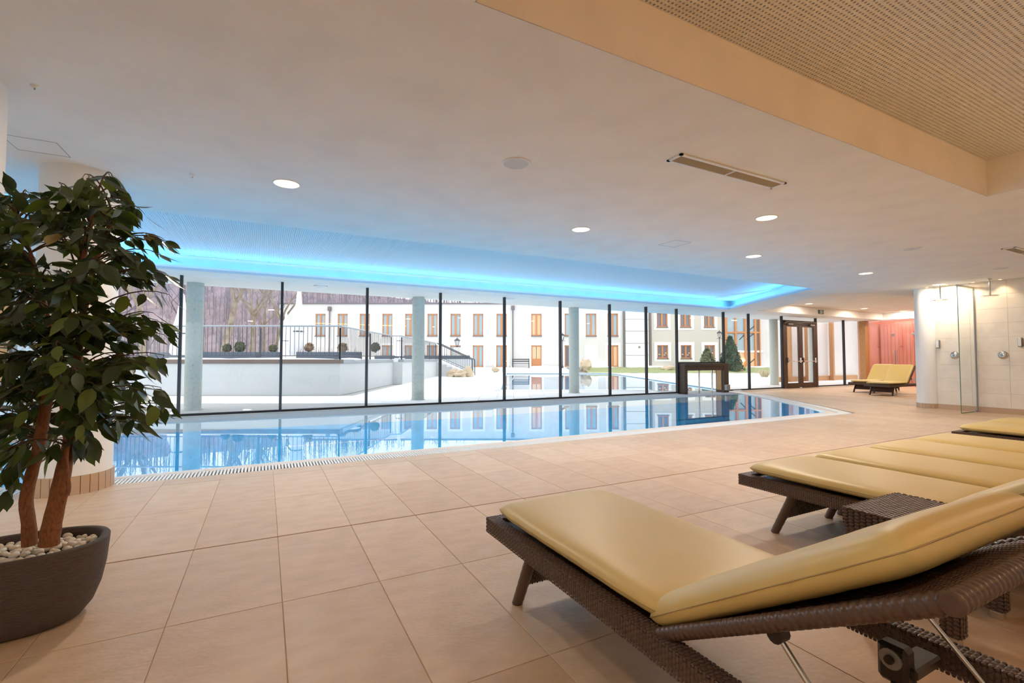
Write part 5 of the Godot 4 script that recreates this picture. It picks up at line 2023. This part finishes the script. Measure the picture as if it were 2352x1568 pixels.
func yard_things() -> void:
	# planter boxes on the terrace
	var n := 0
	for q in [[352.0, 452.0, 17.9, "with one ball shrub, left of the big umbrella"], [455.0, 594.0, 17.0, "with three ball shrubs"], [606.0, 640.0, 17.0, "short one beside the big umbrella"], [686.0, 828.0, 17.0, "right of the big umbrella"], [862.0, 1079.0, 35.9, "long one along the terrace's far side"]]:
		var f: float = q[2]
		var s0: float = (q[0] - CXP) * f / FPX
		var s1: float = (q[1] - CXP) * f / FPX
		var t := thing("planter_box", "dark grey planter box on the terrace " + q[3], "planter", yard((s0 + s1) / 2, f, 1.13), YAW, "dark planter boxes on the terrace")
		var b := MB.new()
		b.bbox(Vector3(0, 0.13, 0), Vector3(s1 - s0, 0.26, 0.4), 0.01)
		part(t, "trough", b.mesh(), M.planter_box)
		b = MB.new()
		for k in int((s1 - s0) * 26):
			var p := Vector3(rng.randf_range(s0, s1) - (s0 + s1) / 2, 0.25, rng.randf_range(-0.15, 0.15))
			b.tube([p, p + Vector3(rng.randf_range(-0.06, 0.06), rng.randf_range(0.08, 0.26), 0)], [0.006, 0.002], 3, false)
		part(t, "dry_stems", b.mesh(), M.shrub_dry).set_meta("kind", "stuff")
	# clipped ball shrubs
	var lf := MB.new()
	lf.tri(Vector3(-0.03, 0, 0), Vector3(0, 0.012, 0.045), Vector3(0.03, 0, 0))
	lf.tri(Vector3(-0.03, 0, 0), Vector3(0.03, 0, 0), Vector3(0, 0.012, -0.045))
	var lm := lf.mesh()
	for q in [[522.0, 800.0, 17.0, 0.14, 0, "beside the large ball"], [551.0, 797.5, 17.0, 0.18, 0, "largest one near the left umbrella"], [627.0, 801.0, 17.0, 0.13, 0, "small one left of the big umbrella"], [710.0, 797.5, 17.0, 0.15, 1, "on a short stem, brown"], [787.0, 798.0, 18.0, 0.18, 1, "brown and loose behind the bars"], [862.0, 797.0, 20.0, 0.2, 0, "olive green next to the second column"]]:
		var c: Vector3 = court(q[0], q[1], q[2])
		var t := thing("ball_shrub", "clipped ball shrub on the terrace, " + q[5], "shrub", Vector3(c.x, 1.392, c.z).rotated(Vector3.UP, YAW), YAW, "clipped ball shrubs on the terrace")
		var cy := maxf(c.y - 1.392, q[3])
		var b := MB.new()
		b.tube([Vector3(0, 0, 0), Vector3(0, cy, 0)], [0.02, 0.015], 6)
		part(t, "stem", b.mesh(), M.twig)
		b = MB.new()
		b.ball(Vector3(0, cy, 0), Vector3.ONE * q[3] * 0.8, 12, 8)
		part(t, "core", b.mesh(), M.shrub_dry if q[4] else M.shrub)
		var o := many(t, "leaves", lm, M.shrub_dry if q[4] else M.shrub, leaf_puff(q[3], 420))
		o.position.y = cy
	umbrella(685.0, 17.6, 660.0, 0.23, "large closed white umbrella in the middle of the terrace")
	umbrella(416.0, 16.6, 672.0, 0.24, "closed white umbrella behind the first concrete column")
	umbrella(656.0, 27.0, 716.0, 0.2, "small far closed umbrella left of the large one")
	umbrella(918.0, 27.0, 716.0, 0.22, "small far closed umbrella before the hotel windows")
	lantern(yard((1292.0 - CXP) * 43.5 / FPX, 43.5, 0.3), 3.2, "iron lantern on a pole before the hotel's main door side")
	lantern(yard((1653.0 - CXP) * 43.0 / FPX, 43.0, 0.3), 3.4, "iron lantern on a pole beside the green conifer")
	lantern(yard((1050.0 - CXP) * 36.6 / FPX, 36.6, 2.04), 0.72, "short iron lantern on the white pier by the steps")
	var b := MB.new()
	b.bbox(Vector3(0, 0.455, 0), Vector3(0.5, 0.91, 0.5), 0.02)
	var pier := part(self, "stair_pier", b.mesh(), M.render_white, yard((1050.0 - CXP) * 36.6 / FPX, 36.6, 1.13))
	pier.rotation.y = YAW
	tag(pier, "white pier carrying a lantern at the terrace steps", "pier", "", "structure")
	# bench by the wall
	var bn := thing("bench", "dark slatted bench against the white hotel wall", "bench", yard((1196.0 - CXP) * 44.0 / FPX, 44.0, 0.3), YAW)
	for y in [0.42, 0.62, 0.8]:
		b = MB.new()
		b.bbox(Vector3(0, y, 0 if y > 0.5 else 0.2), Vector3(1.62, 0.1 if y > 0.5 else 0.05, 0.05 if y > 0.5 else 0.4), 0.01)
		part(bn, "slat", b.mesh(), M.iron)
	for x in [-0.76, 0.76]:
		b = MB.new()
		b.bbox(Vector3(x, 0.43, 0), Vector3(0.07, 0.86, 0.07), 0.01)
		b.bbox(Vector3(x, 0.2, 0.36), Vector3(0.07, 0.4, 0.07), 0.01)
		part(bn, "leg", b.mesh(), M.iron)
	# pool ladder handrail seen beyond the pool
	var lr := thing("pool_handrail", "bent white handrail at the far end of the outdoor pool", "handrail", yard((1172.0 - CXP) * 38.5 / FPX, 38.5, 0.05), YAW)
	for z in [0.0, 0.5]:
		b = MB.new()
		b.tube([Vector3(0.45, -0.1, z), Vector3(0.3, 0.2, z), Vector3(-0.2, 0.85, z), Vector3(-0.4, 0.95, z), Vector3(-0.55, 0.9, z), Vector3(-0.6, 0.7, z), Vector3(-0.6, 0.0, z)], [0.03], 8)
		part(lr, "bent_tube", b.mesh(), M.chrome)
	# boulders
	var nz := FastNoiseLite.new()
	nz.frequency = 1.3
	for q in [[1040.0, 855.0, 30.2, 0.42, 0.34, "lowest of the heap at the steps"], [1059.0, 852.0, 30.1, 0.6, 0.3, "broad flat one of the heap at the steps"], [1076.0, 852.0, 30.3, 0.36, 0.5, "upright one beside the stair post"], [1048.0, 846.0, 30.6, 0.4, 0.3, "upper one of the heap at the steps"], [1344.0, 846.0, 40.5, 0.5, 0.75, "pointed one on the lawn"], [1534.0, 846.0, 41.0, 0.7, 0.35, "low pale one on the lawn"], [1139.0, 853.0, 38.6, 0.35, 0.25, "small dark one by the pool's far corner"]]:
		nz.seed = int(q[0])
		var bb := MB.new()
		var rows := []
		for j in 7:
			var a := PI * j / 6 - PI / 2
			var line := PackedVector3Array()
			for s in 9:
				var tt := -TAU * s / 9
				var d := Vector3(cos(a) * cos(tt), sin(a), cos(a) * sin(tt))
				line.append(d * (0.85 + 0.75 * nz.get_noise_3dv(d)) * Vector3(q[3], q[4], q[3]))
			rows.append(line)
		for j in 6:
			for s in 9:
				bb.quad(rows[j][s], rows[j + 1][s], rows[j + 1][(s + 1) % 9], rows[j][(s + 1) % 9])
		var y0: float = 0.0 if q[2] < 38.0 else 0.1
		var o := part(self, "boulder", bb.mesh(), M.boulder, yard((q[0] - CXP) * q[2] / FPX, q[2], y0 + q[4] * 0.55))
		tag(o, "tan boulder in the courtyard, " + q[5], "boulder", "tan boulders in the courtyard")
	# conifers
	for q in [[1677.0, 40.0, 0.95, 2.75, "conifer", "bushy dark green conifer before the stairwell window"], [1624.0, 41.0, 0.7, 1.75, "conifer_pale", "small pale conifer under the cream block's windows"]]:
		var t := thing("conifer", q[5], "conifer", yard((q[0] - CXP) * q[1] / FPX, q[1], 0.2), YAW)
		b = MB.new()
		b.tube([Vector3.ZERO, Vector3(0, q[3] * 0.9, 0)], [0.07, 0.02], 8)
		part(t, "trunk", b.mesh(), M.twig)
		var nd := MB.new()
		for k in 5:
			var a := TAU * k / 5
			nd.tri(Vector3(0, 0, 0), Vector3(cos(a) * 0.2, 0.04, sin(a) * 0.2), Vector3(cos(a + 0.5) * 0.06, 0.14, sin(a + 0.5) * 0.06))
		many(t, "needles", nd.mesh(), M[q[4]], leaf_puff(q[2], 1500, 1.0, true, q[3]))
	# grass tufts
	for q in [[1755.0, 862.0, 30.0, "under the far concrete column"], [1640.0, 850.0, 38.0, "beside the portal on the lawn"], [1985.0, 846.0, 38.0, "at the lawn's right end"]]:
		var t := thing("grass_tuft", "dry ornamental grass tuft " + q[3], "grass", yard((q[0] - CXP) * q[2] / FPX, q[2], 0.0), YAW, "dry grass tufts")
		var d := MB.new()
		for k in 130:
			var a := rng.randf() * TAU
			var r := rng.randf_range(0.2, 0.75)
			d.tube([Vector3(cos(a) * 0.16, 0, sin(a) * 0.16), Vector3(cos(a) * r * 0.6, rng.randf_range(0.25, 0.5), sin(a) * r * 0.6), Vector3(cos(a) * r, rng.randf_range(0.0, 0.28), sin(a) * r)], [0.012, 0.009, 0.003], 3, false)
		part(t, "blades", d.mesh(), M.dry_grass).set_meta("kind", "stuff")

func branch(b: MB, p: Vector3, d: Vector3, l: float, r: float, depth: int) -> void:
	var pts := [p]
	var rad := [r]
	var q := p
	var dir := d
	for k in 3:
		dir = (dir + Vector3(rng.randf_range(-0.22, 0.22), rng.randf_range(-0.06, 0.16), rng.randf_range(-0.22, 0.22))).normalized()
		q += dir * l / 3.0
		pts.append(q)
		rad.append(r * (1.0 - 0.14 * (k + 1)))
	b.tube(pts, rad, 7 if depth > 2 else (5 if depth > 1 else 3), false)
	if depth == 0: return
	for k in (rng.randi_range(2, 3) if depth > 1 else 4):
		var u := rng.randi_range(1, 3) if k > 0 else 3
		var side := Vector3(rng.randf_range(-1, 1), rng.randf_range(-0.1, 0.6), rng.randf_range(-1, 1)).normalized()
		branch(b, pts[u], (dir * 0.75 + side * 0.75).normalized(), l * rng.randf_range(0.6, 0.8), rad[u] * rng.randf_range(0.5, 0.68), depth - 1)

func bare_tree(called: String, label: String, s: float, f: float, y: float, hgt: float, r: float, m: Material, lean := Vector3.ZERO, depth := 5) -> void:
	var t := thing(called, label, "tree", yard(s, f, y), YAW, "bare winter trees")
	var b := MB.new()
	var top := Vector3(0, hgt * 0.3, 0) + lean
	b.tube([Vector3(0, 0, 0), top * 0.5 + Vector3(0.05, 0, 0), top], [r * 1.25, r, r * 0.85], 10, false)
	part(t, "trunk", b.mesh(), m)
	b = MB.new()
	for k in 4:
		var a := TAU * (k + rng.randf() * 0.7) / 4.0
		branch(b, top * (0.82 + 0.18 * rng.randf()), Vector3(cos(a) * 0.62, 0.9, sin(a) * 0.62).normalized(), hgt * 0.24, r * 0.6, depth)
	part(t, "branches", b.mesh(), m)

func trees_and_hill() -> void:
	var P := func(px: float, f: float) -> float: return (px - CXP) * f / FPX
	bare_tree("plane_tree", "pale barked plane tree forking above the terrace planters", P.call(577.0, 34.0), 34.0, 0.9, 12.0, 0.15, M.plane_bark, Vector3(0.1, 0, 0))
	bare_tree("plane_tree", "plane tree with a leaning mottled trunk behind the first column", P.call(508.0, 31.0), 31.0, 0.9, 14.0, 0.18, M.plane_bark, Vector3(0.9, 0, 0))
	bare_tree("plane_tree", "plane tree leaning beside the hotel wing's left end", P.call(624.0, 38.0), 38.0, 0.9, 12.0, 0.14, M.plane_bark, Vector3(0.8, 0, 0))
	bare_tree("plane_tree", "plane tree left of the closed umbrella behind the ficus", P.call(330.0, 30.0), 30.0, 0.9, 13.0, 0.16, M.plane_bark, Vector3(-0.4, 0, 0))
	bare_tree("plane_tree", "slim plane tree between the leaning trunks on the terrace", P.call(606.0, 44.0), 44.0, 0.9, 12.0, 0.11, M.plane_bark)
	var k := 0
	for q in [[690.0, 66.0, 13.5], [772.0, 62.0, 12.5], [862.0, 68.0, 13.0], [892.0, 64.0, 11.5], [1000.0, 66.0, 12.0], [1030.0, 70.0, 12.8], [1095.0, 64.0, 10.8], [420.0, 60.0, 15.0], [260.0, 58.0, 16.0]]:
		bare_tree("bare_tree", "grey leafless tree rising behind the hotel wing's roof", P.call(q[0], q[1]), q[1], 1.0, q[2], 0.16, M.bare_tree, Vector3.ZERO, 4)
	# wooded hill
	var rows := []
	var sky := func(s: float) -> float:
		var px := CXP + s * FPX / 130.0
		var e := lerpf(215.0, 178.0, clampf((px - 200.0) / 430.0, 0.0, 1.0))
		if px > 630.0: e = lerpf(178.0, 138.0, clampf((px - 630.0) / 280.0, 0.0, 1.0))
		if px > 910.0: e = lerpf(138.0, 60.0, clampf((px - 910.0) / 700.0, 0.0, 1.0))
		return EYE + e * 130.0 / FPX
	for j in 12:
		var line := PackedVector3Array()
		for i in 60:
			var s := -190.0 + i * 5.0
			var u := j / 9.0
			var hgt: float = sky.call(s * 130.0 / (70.0 + 60.0 * minf(u, 1.0)))
			var y := lerpf(0.5, hgt, smoothstep(0.0, 1.0, minf(u, 1.0))) if u <= 1.0 else hgt - (u - 1.0) * 12.0
			line.append(Vector3(s, y, -(72.0 + 58.0 * u)))
		rows.append(line)
	var b := MB.new()
	b.grid(rows)
	var hl := part(self, "wooded_hill", b.mesh(), M.hill)
	hl.rotation.y = YAW
	tag(hl, "grey brown wooded hillside behind the terrace", "hill", "", "structure")
	var tr := MB.new()
	tr.tube([Vector3.ZERO, Vector3(0.1, 3.0, 0), Vector3(0, 6.0, 0)], [0.12, 0.09, 0.02], 4, false)
	for i in 9:
		var a := TAU * i / 9 * 2.3
		var y := 2.2 + i * 0.4
		tr.tube([Vector3(0.05, y, 0), Vector3(cos(a) * 0.8, y + 1.1, sin(a) * 0.8)], [0.04, 0.008], 3, false)
	var list := []
	var cols := PackedColorArray()
	for i in 2600:
		var r: int = rng.randi_range(0, 8)
		var c := rng.randi_range(6, 46)
		var p: Vector3 = rows[r][c].lerp(rows[r + 1][c + 1], rng.randf()).lerp(rows[r + 1][c], rng.randf() * 0.6)
		list.append(Transform3D(Basis(Vector3.UP, rng.randf() * TAU).scaled_local(Vector3.ONE * rng.randf_range(0.6, 1.05)), p - Vector3(0, 0.3, 0)))
		var g := rng.randf_range(0.86, 1.16)
		cols.append(Color(0.27 * g, 0.23 * g, 0.25 * g))
	var wd := many(self, "hill_wood", tr.mesh(), M.hill_trees, list, cols)
	wd.rotation.y = YAW
	tag(wd, "countless bare trees covering the hillside", "wood")

func right_wing() -> void:
	# side building close to the door: white wall with wooden posts
	var t := thing("side_building", "white side building with wooden posts right of the double door", "building", Vector3(0, 0, 0))
	var b := MB.new()
	b.box(Vector3(26.9, 1.6, -14.8), Vector3(8.0, 3.4, 0.3))
	part(t, "wall", b.mesh(), M.render_white)
	for q in [[23.1, -14.4], [24.6, -14.4], [26.8, -14.4], [30.0, -14.4]]:
		b = MB.new()
		b.bbox(Vector3(q[0], 1.6, q[1]), Vector3(0.14, 3.4, 0.2), 0.01)
		part(t, "post", b.mesh(), M.light_wood)
	b = MB.new()
	b.bbox(Vector3(26.0, 0.12, -14.58), Vector3(7.0, 0.24, 0.14), 0.01)
	part(t, "skirting", b.mesh(), M.light_wood)
